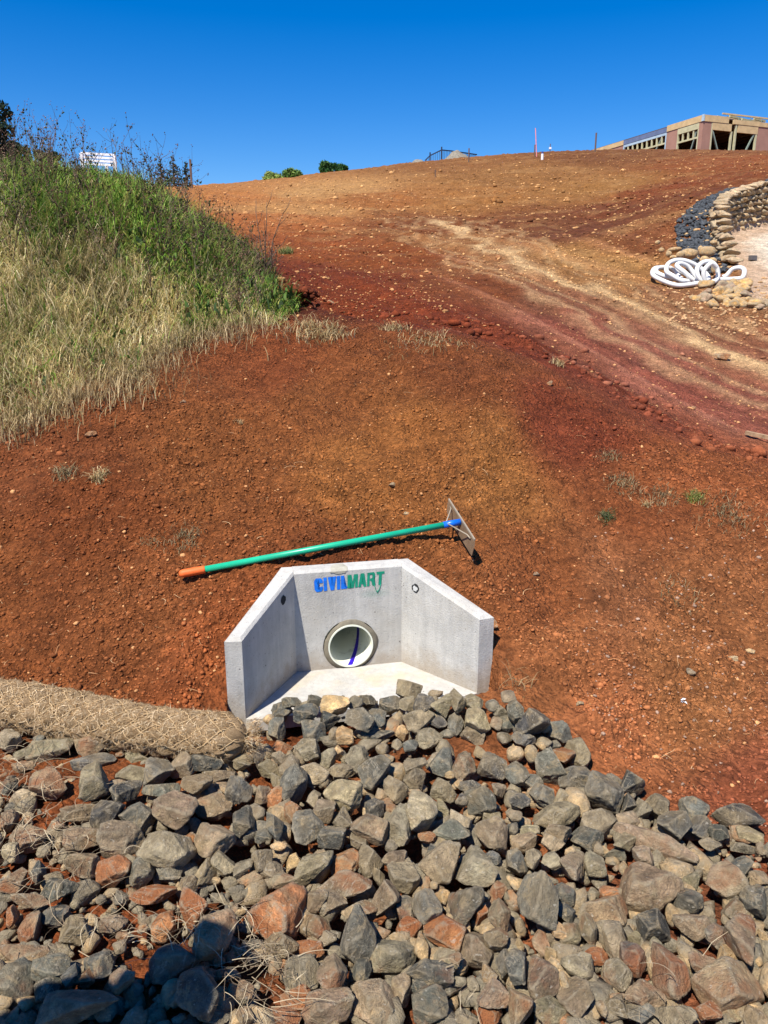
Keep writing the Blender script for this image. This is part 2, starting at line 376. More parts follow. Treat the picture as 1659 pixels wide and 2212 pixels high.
# riprap area on the ground
RIPP = np.array([at_z(*p, 0.0)[:2] for p in ((-420, 1640), (0, 1560), (270, 1600), (540, 1590), (575, 1530), (800, 1490), (1066, 1508), (1110, 1515), (1190, 1545), (1245, 1590), (1282, 1650), (1320, 1700), (1400, 1712), (1450, 1760), (1570, 1790), (1690, 1810), (2200, 1960), (2200, 2700), (-500, 2700))])
def height0(x, y):
    x = np.asarray(x, float); y = np.asarray(y, float)
    sh = x.shape; x = x.ravel(); y = y.ravel(); out = np.empty(len(x))
    for i in range(0, len(x), 40000):
        xs = x[i:i+40000]; ys = y[i:i+40000]
        a0 = np.arctan2(xs, ys); a0c = np.clip(a0, -0.95, 0.95); r = np.maximum(np.hypot(xs, ys), 0.3)
        aa = a0c*1.6; ll = np.log(np.maximum(r, 1.25))
        T = K((aa[:, None]-ca)**2+(ll[:, None]-cl)**2)@W[:n]+W[n]+W[n+1]*aa+W[n+2]*ll
        z = EYE+np.maximum(r, 1.25)*T
        z = -0.03+(z+0.03)*sstep(r, 1.3, 1.8)
        w = sstep(np.abs(a0), 1.0, 1.7); zb = -0.03+0.0*r
        out[i:i+40000] = z*(1-w)+zb*w
    z = out
    pd = poly_sd(x, y, PADP); zp = 1.64+0.272*(y-11.5); zp = np.minimum(zp, 4.2)
    wp = 1-sstep(pd, -0.25, -0.02); z = z*(1-wp)+zp*wp
    hd = poly_sd(x, y, HPOLY); wh = 1-sstep(hd, 0.0, 0.03); z = np.where(wh > 0, z*(1-wh)+(-0.09)*wh, z)
    return z.reshape(sh)
def rough_amt(x, y):
    """0 smooth .. 1 cloddy; the machine-cut hill is smoother"""
    r = np.hypot(x, y)
    rip = 1-sstep(poly_sd(x, y, RIPP), -0.05, 0.1)
    near = 1-sstep(r, 5.6, 7.2)
    pad = 1-sstep(poly_sd(x, y, PADP), -0.2, 0.0)
    return near, rip, pad
EDGE = np.array([at_y(*p)[:2] for p in ((700, 655, 8.4), (820, 685, 7.9), (960, 712, 7.8), (1080, 745, 7.6), (1200, 790, 7.2), (1330, 850, 6.6), (1450, 920, 6.0), (1560, 985, 5.5), (1680, 1040, 5.2), (1800, 1080, 5.0))])
def detail(x, y):
    near, rip, pad = rough_amt(x, y)
    r = np.hypot(x, y)
    # clods: billowy ridged noise
    def clod(sc, s): return 1-np.abs(vnoise(x*sc, y*sc, s))*2
    wx = x+0.05*vnoise(x*6, y*6, 3); wy = y+0.05*vnoise(x*6, y*6, 5)
    c1 = 1-np.abs(vnoise(wx*13, wy*13, 21)); c2 = 1-np.abs(vnoise(wx*29, wy*29, 22)); c3 = vnoise(wx*60, wy*60, 23)
    patch = sstep(fbm(x*1.1+4, y*1.1, 44, 3), -0.28, 0.18)
    zn = (fbm(x*1.3, y*1.3, 7, 3)*0.05+fbm(x*5, y*5, 9, 3)*0.036)+(0.30+0.70*patch)*(c1*0.018+c2*0.016+c3*0.009)
    # hill: flat gravelly with low lumps
    q = fbm(x*0.5, y*0.5, 31, 4)*0.12+fbm(x*2.2, y*2.2, 33, 4)*0.05
    st = vnoise((x*0.90+y*0.43)*2.6, (x*0.43-y*0.9)*0.15, 41)*0.040+vnoise((x*0.90+y*0.43)*8, (x*0.43-y*0.9)*0.3, 42)*0.018
    zf = q*sstep(r, 7, 16)*(1.2-0.8*sstep(r, 30, 45))+st+(1-np.abs(vnoise(x*7, y*7, 51)))*0.02+np.maximum(0, vnoise(x*3.1, y*3.1, 52)-0.55)*0.12*sstep(r, 9, 14)+fbm(x*9, y*9, 56, 3)*0.03*sstep(r, 26, 44)
    de = np.full(len(x), 1e9)
    for i in range(len(EDGE)-1):
        a_, b_ = EDGE[i], EDGE[i+1]; e = b_-a_; t = np.clip(((x-a_[0])*e[0]+(y-a_[1])*e[1])/(e@e), 0, 1); de = np.minimum(de, np.hypot(x-a_[0]-e[0]*t, y-a_[1]-e[1]*t))
    z = zn*near+zf*(1-near)+np.exp(-(de/0.24)**2)*(0.045+0.05*fbm(x*3.5, y*3.5, 95, 3)+0.03*vnoise(x*11, y*11, 96))
    z = z*(1-rip*0.65)*(1-pad*0.8)
    return z
def height(x, y): 
    x = np.asarray(x, float); y = np.asarray(y, float)
    hd = poly_sd(x, y, HPOLY)
    return height0(x, y)+detail(x, y)*sstep(hd, 0.02, 0.25)*1.0
def hz(x, y): return float(height(np.array([x]), np.array([y]))[0])

# colours of the soil where it lies (photo position, distance, sRGB)
SC = [(0, 1300, 3.3, 134, 66, 32), (200, 1120, 3.8, 122, 57, 27), (100, 1000, 4.2, 128, 62, 32), (300, 1350, 3.1, 136, 68, 34), (450, 1000, 4.2, 134, 68, 33), (650, 850, 5.0, 134, 68, 33), (800, 1030, 4.1, 148, 80, 38),
      (900, 950, 4.5, 146, 78, 37), (1100, 1050, 4.1, 150, 83, 40), (600, 780, 5.4, 130, 60, 30), (1000, 820, 5.2, 124, 60, 30), (1150, 1250, 3.4, 140, 70, 36), (1350, 1300, 3.3, 148, 80, 46), (1400, 1100, 3.9, 136, 66, 34), (1550, 1350, 3.1, 148, 80, 44), (1500, 1500, 2.8, 152, 84, 46),
      (1300, 1600, 2.6, 168, 88, 50), (1200, 1450, 2.9, 158, 84, 46), (700, 1350, 3.1, 120, 56, 28), (450, 1450, 2.9, 150, 72, 36), (1250, 950, 4.7, 120, 50, 28), (1500, 1050, 4.3, 146, 72, 38),
      (800, 640, 9, 130, 55, 27), (700, 600, 11, 122, 52, 27), (950, 680, 8.3, 122, 50, 26), (1100, 740, 7.6, 118, 50, 28), (1250, 800, 7.2, 118, 50, 30), (1450, 930, 6.2, 128, 56, 34), (1659, 1000, 5.6, 140, 66, 38), (1450, 820, 7.4, 148, 74, 56), (1600, 880, 7.0, 152, 80, 60), (1250, 700, 9.0, 146, 74, 54), (1400, 740, 8.8, 152, 82, 62),
      (1050, 620, 10.5, 132, 66, 36), (1000, 520, 16, 146, 84, 46), (1150, 600, 12.0, 146, 86, 50), (1290, 600, 12.2, 160, 100, 56), (1450, 690, 10.2, 142, 82, 54), (1600, 775, 8.7, 150, 82, 56), (1200, 650, 10.5, 140, 80, 54), (1300, 560, 14, 172, 112, 62), (1400, 590, 13, 168, 106, 58), (1480, 650, 11.3, 146, 88, 56),
      (1250, 500, 18, 112, 58, 36), (1150, 470, 21, 122, 66, 38), (1350, 450, 23, 116, 58, 34), (1400, 520, 16, 128, 68, 38), (950, 480, 20, 124, 62, 32), (1000, 420, 29, 158, 96, 50), (1100, 380, 37, 148, 92, 50), (1300, 400, 30, 156, 98, 52), (1450, 420, 27, 128, 62, 34), (1600, 370, 35, 138, 70, 38), (1300, 345, 45, 122, 70, 40), (1000, 360, 44, 140, 84, 46), (1550, 340, 46, 128, 72, 42),
      (829, 430, 29, 160, 92, 48), (700, 400, 34, 186, 126, 76), (650, 450, 25, 184, 120, 70), (500, 430, 32, 178, 104, 56), (560, 480, 20, 170, 92, 48), (650, 540, 15, 146, 72, 36), (829, 560, 13, 136, 66, 32), (600, 620, 9.5, 120, 48, 26), (620, 650, 7.4, 92, 40, 24), (400, 420, 33, 176, 104, 56),
      (300, 600, 6.5, 96, 62, 38), (0, 600, 6.2, 96, 62, 38), (829, 1700, 2.3, 140, 74, 42), (200, 1900, 1.8, 140, 66, 34), (1500, 1900, 1.8, 146, 76, 48), (829, 2100, 1.5, 140, 72, 42), (1640, 1780, 2.2, 150, 72, 44)]
scp = np.array([at_y(a, b, c) for a, b, c, *_ in SC]); scc = np.array([s2l(r[3:6]) for r in SC]); sa, sll = al(scp[:, 0], scp[:, 1])
def soil_color(x, y):
    wx = x+0.25*fbm(x*1.2, y*1.2, 61, 3)*np.minimum(np.hypot(x, y)/5, 3); wy = y+0.25*fbm(x*1.2+9, y*1.2, 62, 3)*np.minimum(np.hypot(x, y)/5, 3)
    a, l = al(wx, wy); out = np.empty((len(x), 3))
    for i in range(0, len(x), 40000):
        d2 = (a[i:i+40000, None]-sa)**2+(l[i:i+40000, None]-sll)**2
        w = 1/(d2+0.0006)**2.1; out[i:i+40000] = (w@scc)/w.sum(1)[:, None]
    near, rip, pad = rough_amt(x, y); r = np.hypot(x, y)
    out *= np.array([1.04, 1.46, 1.66])*(1-(1-near)[:, None]*np.array([0.12, 0.20, 0.24]))
    out[:, 2] = np.minimum(out[:, 2], out[:, 1]*0.60)
    st = vnoise((x*0.90+y*0.43)*3.2, (x*0.43-y*0.9)*0.12, 71)*0.6+vnoise((x*0.90+y*0.43)*9, (x*0.43-y*0.9)*0.25, 72)*0.5
    k = (1-near)*sstep(x, -0.5, 1.5)*(1-sstep(r, 14, 20))
    out *= (1+0.30*st*k)[:, None]
    pale = np.clip(vnoise((x*0.90+y*0.43)*5.5, (x*0.43-y*0.9)*0.18, 73)-0.35, 0, 1)*k
    out += pale[:, None]*np.array([0.22, 0.12, 0.07])
    g = fbm(x*6, y*6, 81, 4); out *= (1+0.28*g*(1-near)+0.12*g*near)[:, None]
    SPL = np.array([at_y(*p)[:2] for p in ((930, 478, 21), (1010, 512, 17), (1150, 578, 12.6), (1290, 636, 11.1), (1450, 702, 9.9), (1600, 762, 8.8), (1720, 812, 8.0))])
    ds = np.full(len(x), 1e9)
    for i in range(len(SPL)-1):
        a_, b_ = SPL[i], SPL[i+1]; e = b_-a_; t = np.clip(((wx-a_[0])*e[0]+(wy-a_[1])*e[1])/(e@e), 0, 1); ds = np.minimum(ds, np.hypot(wx-a_[0]-e[0]*t, wy-a_[1]-e[1]*t))
    ws_ = np.clip(np.exp(-(ds/0.25)**2)+0.40*np.exp(-((ds-0.75)/0.12)**2)+0.4*np.exp(-((ds-1.25)/0.10)**2), 0, 1)*np.clip(0.95+0.6*st, 0, 1)
    out = out*(1-0.9*ws_[:, None])+np.array([0.74, 0.50, 0.25])*0.9*ws_[:, None]
    gt = np.clip(fbm(x*0.8, y*2.2, 83, 4)-0.05, 0, 1)*sstep(r, 9, 16)
    out = out*(1-gt[:, None]*0.8)+np.array([0.45, 0.25, 0.10])*gt[:, None]*0.8
    padc = np.array([0.74, 0.64, 0.50])*(1+0.15*fbm(x*2, y*2, 85, 4))[:, None]
    edge = sstep(poly_sd(x, y, PADP)+0.35*fbm(x*3, y*3, 86, 3), -1.0, -0.35)
    padc = padc*(1-0.55*edge[:, None])+np.array([0.50, 0.26, 0.12])*0.55*edge[:, None]
    out = out*(1-pad[:, None])+padc*pad[:, None]
    return np.clip(out, 0.01, 0.85)

az = np.concatenate([np.linspace(-math.pi, -0.80, 22, endpoint=False), np.linspace(-0.80, -0.50, 50, endpoint=False), np.linspace(-0.50, 0.50, 500), np.linspace(0.50, 0.80, 50)[1:], np.linspace(0.80, math.pi, 22)[1:]])
rr = np.concatenate([[0.3, 0.7, 1.0], np.exp(np.linspace(math.log(1.2), math.log(9.0), 560)), np.exp(np.linspace(math.log(9.0), math.log(75), 235))[1:], np.exp(np.linspace(math.log(75), math.log(900), 22))[1:]])
AZ, RR = np.meshgrid(az, rr); X = (np.sin(AZ)*RR).ravel(); Y = (np.cos(AZ)*RR).ravel()
Z = height(X, Y)
nr, na = AZ.shape
idx = np.arange(nr*na).reshape(nr, na)
Fq = np.stack([idx[:-1, :-1], idx[:-1, 1:], idx[1:, 1:], idx[1:, :-1]], -1).reshape(-1, 4)
# the pipe passes through the cut face: open the sheet there
_ps = HC+HR*(-0.005)
fc = np.stack([X[Fq].mean(1), Y[Fq].mean(1), Z[Fq].mean(1)], 1); fs1, ft1 = hl(fc[:, 0], fc[:, 1])
PIPE_S, PIPE_H = px_wall(757, 1397); PR, PT = 0.103, 0.006; PIPE_H = PR+0.005
steep = np.abs(Z[Fq].max(1)-Z[Fq].min(1)) > 0.02
kill = (np.abs(fs1-PIPE_S) < PR+0.012) & (ft1 < 0.0) & (ft1 > -0.075) & (Z[Fq].min(1) < PIPE_H+PR+0.02) 
Fq = Fq[~kill]
ground = link('ground', np_mesh('ground', np.stack([X, Y, Z], 1), Fq, M_SOIL, True, soil_color(X, Y)), kind='structure', label='bare red and orange soil slope rising to the ridge')

def on_ground_px(px, py, tmin=0.9, tmax=75):
    """where the line through this photo point first meets the ground"""
    d = ray(px, py); t = np.exp(np.linspace(math.log(tmin), math.log(tmax), 500))
    z = height0(d[0]*t, d[1]*t); h = EYE+d[2]*t
    k = np.argmax(h < z)
    if h[k] >= z[k]: return None
    k = max(k, 1); a = (h[k-1]-z[k-1]); b = (h[k]-z[k]); s = a/(a-b+1e-9); tt = t[k-1]+(t[k]-t[k-1])*s
    return np.array([d[0]*tt, d[1]*tt, EYE+d[2]*tt])

# ------------------------------------------------------------------ rock shapes
def ico(sub):
    bm = bmesh.new(); bmesh.ops.create_icosphere(bm, subdivisions=sub, radius=1.0)
    V = np.array([v.co[:] for v in bm.verts]); Fs = np.array([[v.index for v in f.verts] for f in bm.faces]); bm.free()
    return V/np.linalg.norm(V, axis=1)[:, None], Fs
ICO = {k: ico(k) for k in (1, 2, 3, 5)}
def n3(P, sc, s):
    return (vnoise(P[:, 0]*sc+s, P[:, 1]*sc+P[:, 2]*sc*0.7, s)+vnoise(P[:, 1]*sc-s, P[:, 2]*sc-P[:, 0]*sc*0.6, s+5)+vnoise(P[:, 2]*sc+3*s, P[:, 0]*sc+P[:, 1]*sc*0.5, s+9))/1.8
def rock_verts(sub, rs, planes=14, rnd=0.0, rough=1.0, flat=1.0):
    D, Fs = ICO[sub]
    # facet planes spread round the stone
    nrm = rs.normal(size=(planes, 3)); nrm /= np.linalg.norm(nrm, axis=1)[:, None]
    for _ in range(12):
        df = nrm[:, None]-nrm; dd = (df**2).sum(-1)+np.eye(planes)*9; nrm = nrm+0.04*(df/dd[..., None]**1.5).sum(1); nrm /= np.linalg.norm(nrm, axis=1)[:, None]
    dist = rs.uniform(0.58, 1.0, planes)
    c = D@nrm.T; q = np.where(c > 0.05, dist/np.maximum(c, 0.05), 9)
    r = q.min(1)
    r = np.minimum(r, 1.75)
    if sub >= 3 and not rnd:      # small corner chips
        n2 = rs.normal(size=(14, 3)); n2 /= np.linalg.norm(n2, axis=1)[:, None]; c2 = D@n2.T
        ext = (D*r[:, None])@n2.T; d2 = ext.max(0)*rs.uniform(0.80, 0.96, 14)
        r = np.minimum(r, np.where(c2 > 0.05, d2/np.maximum(c2, 0.05), 9).min(1))
    if rnd: r = r*(1-rnd)+rnd*0.95
    P = D*r[:, None]
    P = P*(1+0.014*rough*n3(P, 2.2, rs.randint(99))+0.010*rough*n3(P, 5, rs.randint(99)))[:, None]
    if sub >= 3:
        # conchoidal chips
        ch = n3(P, 3.4, rs.randint(99)); P = P*(1-0.07*rough*(ch > 0.22)*np.clip(ch, 0, 0.6))[:, None]
        P = P*(1-0.016*rough*np.abs(n3(P, 6, rs.randint(99)))+0.009*n3(P, 12, rs.randint(99))+0.006*n3(P, 24, rs.randint(99)))[:, None]
    P[:, 2] *= flat
    P -= (P.max(0)+P.min(0))/2; P /= (P.max(0)-P.min(0))/2
    return P, Fs
rrs = np.random.RandomState(5)
ROCKS = []; SHAPES = []
for i in range(34):
    kind = ('blocky', 'wedge-shaped', 'angular', 'chunky', 'jagged')[i % 5]
    pl = (6, 7, 8, 9, 12)[i % 5]
    P, Fs = rock_verts(5 if i < 34 else 3, rrs, pl, 0.0, 1.0)
    ROCKS.append(np_mesh('riprap_rock', P, Fs, M_ROCK, False)); SHAPES.append(kind)
ROUND = []
for i in range(5):
    P, Fs = rock_verts(3, rrs, 22, 0.5, 0.9); ROUND.append(np_mesh('rounded_rock', P, Fs, M_ROCK, True))
LOWR = []
for i in range(10):
    P, Fs = rock_verts(3, rrs, 7, 0.06, 1.0); LOWR.append(np_mesh('stone', P, Fs, M_ROCK, False))
LV = [rock_verts(1, rrs, 8, 0.2, 1.2) for _ in range(12)]; LV2 = [rock_verts(2, rrs, 6, 0.0, 1.6) for _ in range(10)]
ICO0 = None
def scatter_mesh(name, pos, size, color, shapes, mat, flat=(0.5, 0.9), smooth=False, sink=0.25, seed=1):
    """many small stones as one mesh; pos (n,3), size (n,), color (n,3)"""
    rs = np.random.RandomState(seed); Vs = []; Fs = []; Cs = []; base = 0
    nshape = len(shapes); pick = rs.randint(0, nshape, len(pos))
    for k in range(nshape):
        m = np.where(pick == k)[0]
        if len(m) == 0: continue
        V, Fk = shapes[k]; nv = len(V)
        a = rs.uniform(0, 2*math.pi, len(m)); ca_, sa_ = np.cos(a), np.sin(a)
        sx = size[m]*rs.uniform(0.75, 1.25, len(m)); sy = size[m]*rs.uniform(0.6, 1.0, len(m)); sz = size[m]*rs.uniform(flat[0], flat[1], len(m))
        x = V[None, :, 0]*sx[:, None]; y = V[None, :, 1]*sy[:, None]; z = V[None, :, 2]*sz[:, None]
        tl = rs.uniform(-0.5, 0.5, len(m))[:, None]
        y2 = y*np.cos(tl)-z*np.sin(tl); z2 = y*np.sin(tl)+z*np.cos(tl)
        xr = x*ca_[:, None]-y2*sa_[:, None]; yr = x*sa_[:, None]+y2*ca_[:, None]
        P = np.stack([xr+pos[m, 0, None], yr+pos[m, 1, None], z2+pos[m, 2, None]+(sz*(0.5-sink))[:, None]], -1)
        Vs.append(P.reshape(-1, 3)); Fs.append((Fk[None]+(np.arange(len(m))*nv)[:, None, None]+base).reshape(-1, 3)); base += nv*len(m)
        Cs.append(np.repeat(color[m], nv, axis=0))
    return np_mesh(name, np.concatenate(Vs), np.concatenate(Fs), mat, smooth, np.concatenate(Cs))

# ------------------------------------------------------------------ riprap, stone by stone
G, O, B, T_, R_, P_, D_ = 'dark grey', 'olive grey', 'brown grey', 'tan', 'rusty orange', 'pale brown', 'charcoal'
CMAP = {G: (0.140, 0.132, 0.104), O: (0.285, 0.232, 0.142), B: (0.285, 0.205, 0.122), T_: (0.64, 0.42, 0.20), R_: (0.42, 0.19, 0.075), P_: (0.44, 0.34, 0.20), D_: (0.078, 0.076, 0.066)}
LIST = {
1: [(55,360,170,140,O),(330,415,300,180,O),(600,385,220,170,B),(258,350,80,50,G),(135,450,90,70,O),(610,500,290,90,G),(780,450,60,40,R_),(900,470,180,90,O),(1210,500,200,180,B),(1330,490,260,150,D_),(1410,450,110,110,D_),(1490,490,50,90,B),(1590,500,140,100,O),(620,640,220,230,O),(870,580,230,130,O),(1040,570,220,190,G),(830,710,190,150,D_),(1050,690,240,110,G),(1440,590,230,100,B),(1290,660,220,150,B),(1460,680,130,90,B),(1560,680,170,180,G),(700,850,230,190,D_),(900,850,220,170,G),(1150,830,290,230,B),(1390,800,260,160,B),(1400,1010,260,260,B),(1590,900,150,200,G),(1090,1060,370,270,O),(800,1010,310,210,B),(560,1000,280,130,B),(180,1010,220,160,B),(160,740,190,120,P_),(320,640,220,200,B),(520,850,230,150,B),(380,920,90,70,R_),(60,880,100,160,B),(60,650,110,130,G),(150,530,150,70,B),(1240,1030,90,130,R_),(60,1080,120,130,P_)],
2: [(1600,250,110,90,O),(1640,335,130,110,G),(1585,330,90,90,B),(1560,215,90,70,G),(1640,430,100,80,D_),(240,190,120,90,G),(190,240,140,110,G),(340,270,180,120,D_),(395,200,90,100,G),(530,215,190,110,T_),(150,370,120,160,G),(100,300,80,70,T_),(500,310,140,130,D_),(690,300,190,150,G),(660,195,110,80,G),(740,185,110,90,D_),(800,290,130,130,G),(1020,110,180,130,O),(890,215,160,110,D_),(1110,200,140,140,G),(1010,200,120,100,O),(1240,210,140,140,O),(1330,190,100,200,O),(1440,200,120,110,O),(1070,310,200,140,O),(1460,310,160,170,P_),(970,385,100,110,T_),(700,390,300,60,T_),(800,420,250,90,G),(590,420,120,130,T_),(395,390,160,150,G),(520,400,60,80,B),(350,510,170,160,O),(470,550,150,170,O),(545,520,90,120,T_),(190,490,140,90,R_),(180,550,130,80,O),(110,620,190,110,O),(30,560,80,130,B),(240,590,60,60,T_),(680,560,170,180,O),(840,500,90,90,O),(935,470,70,80,O),(1130,430,190,120,O),(1020,480,100,100,G),(1200,310,120,90,G),(1320,330,110,140,G),(1430,400,160,110,B),(1260,395,100,60,G),(840,560,110,60,T_),(900,560,45,40,T_),(380,660,230,150,P_),(260,730,170,270,G),(580,640,190,120,O),(780,650,210,200,G),(1220,590,170,160,G),(1050,600,150,110,O),(1370,610,160,170,B),(1475,525,80,90,T_),(1410,740,160,80,G),(1550,610,200,150,G),(590,790,260,220,P_),(140,830,150,150,R_),(255,915,120,140,R_),(60,780,110,200,B),(150,700,90,100,O),(390,820,80,130,O),(450,910,150,150,B),(570,960,110,150,O),(780,900,140,150,G),(830,800,80,80,T_),(930,770,160,180,O),(1050,690,150,170,O),(885,880,100,60,R_),(960,900,70,60,R_),(1045,795,80,50,R_),(1090,920,200,220,P_),(1220,890,90,160,O),(350,1020,220,220,G),(140,1000,110,180,G),(930,1000,190,220,O),(760,1010,260,190,B),(500,1080,200,140,G),(1350,960,150,130,O),(1240,770,170,130,O),(1480,850,200,230,G),(1290,1030,240,110,G),(1130,1070,120,80,R_),(1600,780,110,110,B),(1350,830,80,80,D_),(1280,670,60,50,T_),(1345,725,80,60,T_),(1550,1060,220,200,B),(900,1120,110,80,G),(690,1100,130,90,O),(160,1130,110,60,T_),(1560,960,150,100,O),(1230,1110,100,80,O),(60,1070,120,90,G),(30,920,90,90,B)],
3: [(85,400,110,90,D_),(20,330,90,80,G),(250,330,90,80,O),(235,440,100,70,B),(5,150,90,70,B),(40,240,100,150,G),(155,310,210,180,D_),(330,385,170,160,G),(460,510,150,180,O),(45,510,110,100,T_),(150,520,80,110,T_),(100,420,150,120,G),(265,600,200,260,G),(360,540,150,120,R_),(440,670,260,160,G),(210,465,70,50,T_),(290,460,90,60,G),(620,780,240,260,G),(790,700,160,180,D_),(440,825,140,190,T_),(345,800,110,100,P_),(60,650,150,140,G),(215,780,150,160,G),(160,700,170,110,G),(65,815,150,120,G),(310,920,310,150,O),(580,960,230,190,O),(315,1020,180,150,B),(510,1060,220,160,G),(290,1085,150,100,P_),(140,1010,120,80,O),(110,950,80,50,T_),(30,990,80,90,D_),(40,910,100,80,B),(760,940,150,110,B),(860,870,120,140,O),(780,840,90,120,G),(970,870,140,170,O),(1200,890,160,170,G),(1060,970,220,180,G),(1230,990,150,140,G),(1450,910,290,170,D_),(930,1090,520,180,B),(730,1080,200,110,O),(1340,1010,140,90,G),(1540,1040,170,110,P_),(1290,1090,140,80,O),(100,1090,180,100,B),(1500,1110,150,90,O),(1620,1120,80,80,B)],
4: [(520,110,240,150,B),(740,160,230,200,R_),(870,65,100,80,R_),(920,170,190,190,G),(1110,165,180,160,G),(1340,190,130,180,P_),(1465,130,170,170,O),(1590,140,120,110,O),(90,230,160,140,B),(350,210,130,80,P_),(250,160,100,180,G),(385,285,220,130,G),(560,300,180,160,G),(790,340,110,110,G),(1000,310,310,140,R_),(660,350,70,60,G),(1230,260,130,120,B),(1260,430,180,240,R_),(1080,510,160,190,R_),(1400,590,250,290,B),(75,460,80,150,R_),(190,540,140,200,B),(365,450,210,140,G),(210,350,270,120,B),(490,530,190,180,B),(740,510,190,100,B),(40,330,140,50,G),(160,710,400,130,B),(100,870,250,250,G),(330,800,260,150,G),(310,940,170,170,G),(650,790,190,190,G),(780,650,90,90,B),(800,870,170,140,B),(460,840,110,130,G),(500,1060,580,220,B),(1130,770,330,230,G),(1290,950,280,300,G),(1400,1110,230,160,G),(930,540,70,60,R_),(800,590,90,60,R_),(1600,950,110,120,B),(1600,1110,130,100,O),(560,860,130,110,B)],
5: [(140,430,360,330,R_),(230,340,120,170,G),(390,330,200,150,B),(50,90,140,190,O),(110,150,170,130,O),(190,220,200,100,O),(265,115,100,130,T_),(395,130,210,230,O),(600,105,190,190,R_),(760,100,190,190,O),(920,80,170,120,B),(985,200,210,200,O),(820,200,80,120,O),(580,260,380,140,B),(530,370,160,140,B),(860,330,190,240,B),(690,410,240,120,B),(1000,410,150,150,G),(1130,405,210,220,G),(1230,110,300,220,B),(1440,150,250,250,O),(1380,350,230,290,D_),(1145,70,120,130,D_),(1240,330,90,100,T_),(1175,258,50,50,T_),(1120,260,80,110,R_),(400,520,220,190,B),(680,600,230,310,G),(900,690,340,230,O),(1020,540,190,150,R_),(1250,560,290,220,R_),(1090,660,100,140,T_),(1450,670,240,260,B),(1280,740,160,110,O),(170,630,260,170,B),(360,680,200,130,R_),(310,850,260,220,O),(505,850,200,250,B),(430,620,170,90,B),(1150,820,300,140,G),(1130,910,210,110,G),(960,920,150,230,B),(1150,1050,250,210,G),(800,1020,300,240,B),(480,1060,330,200,B),(290,1010,230,140,R_),(200,1110,230,130,B),(1540,840,120,130,T_),(1430,900,80,100,O),(1340,880,100,70,O),(1560,970,200,160,B),(1550,1100,180,110,R_),(1370,1130,180,70,O),(700,820,120,150,G),(1600,300,120,130,B),(1600,460,150,200,O),(1580,600,170,140,B),(1630,780,110,160,G),(1500,330,90,90,B),(1480,440,110,140,R_),(1490,65,60,40,T_),(1560,70,110,100,G)],
6: [(55,100,130,170,G),(160,80,100,190,O),(280,100,140,100,O),(400,40,80,70,T_),(430,150,220,190,B),(550,130,130,170,O),(680,50,150,80,G),(870,60,130,110,B),(740,140,70,80,T_),(1160,210,110,120,O),(1390,240,260,230,O),(1480,150,180,130,D_),(60,250,120,160,T_),(200,370,260,340,G),(355,300,160,160,G),(370,430,120,110,G),(470,310,110,70,O),(545,300,80,70,O),(640,300,130,90,R_),(900,260,420,290,B),(1150,330,180,160,G),(620,430,370,220,B),(510,530,110,180,O),(400,560,130,150,O),(685,600,170,210,O),(935,510,210,190,D_),(940,620,80,90,O),(1180,500,220,190,B),(1460,400,190,140,O),(1570,350,160,170,G),(800,590,90,100,O),(800,720,180,170,G),(215,620,120,140,B),(320,540,90,100,T_),(290,710,90,120,T_),(410,640,160,80,T_),(575,640,80,70,T_),(450,770,220,150,O),(230,860,190,240,B),(50,780,150,200,G),(700,810,180,180,O),(560,700,180,100,R_),(870,950,260,140,B),(1340,580,170,140,G),(1500,620,300,300,B),(1390,700,130,110,T_),(1100,740,80,100,T_),(1020,800,200,300,B),(1240,770,180,150,B),(1410,900,430,320,B),(430,970,230,230,B),(80,1020,180,220,B),(270,1060,220,160,O),(360,860,70,120,T_),(830,1060,240,120,G),(1060,1070,270,180,O),(700,1030,140,150,O),(700,960,110,70,R_),(1640,580,60,150,T_),(1270,1050,160,120,B),(1400,1090,180,100,O),(1580,1090,150,100,B),(1600,200,130,130,B),(1560,120,90,40,T_),(75,630,60,110,T_),(600,1040,60,100,T_)]}
ORG = {1: (0, 1481.2, .3307), 2: (548.6, 1453.8, .3307), 3: (1097.2, 1453.8, .3386), 4: (0, 1828, .3307), 5: (548.6, 1828, .3307), 6: (1097.2, 1828, .3386)}
ENTRY = []
for rg, rows in LIST.items():
    ox, oy, s = ORG[rg]
    for (zx, zy, w, h, c) in rows: ENTRY.append([ox+zx*s, oy+zy*s, w*s, h*s, c, rg, zx, zy])
ENTRY.sort(key=lambda e: -e[2]*e[3])
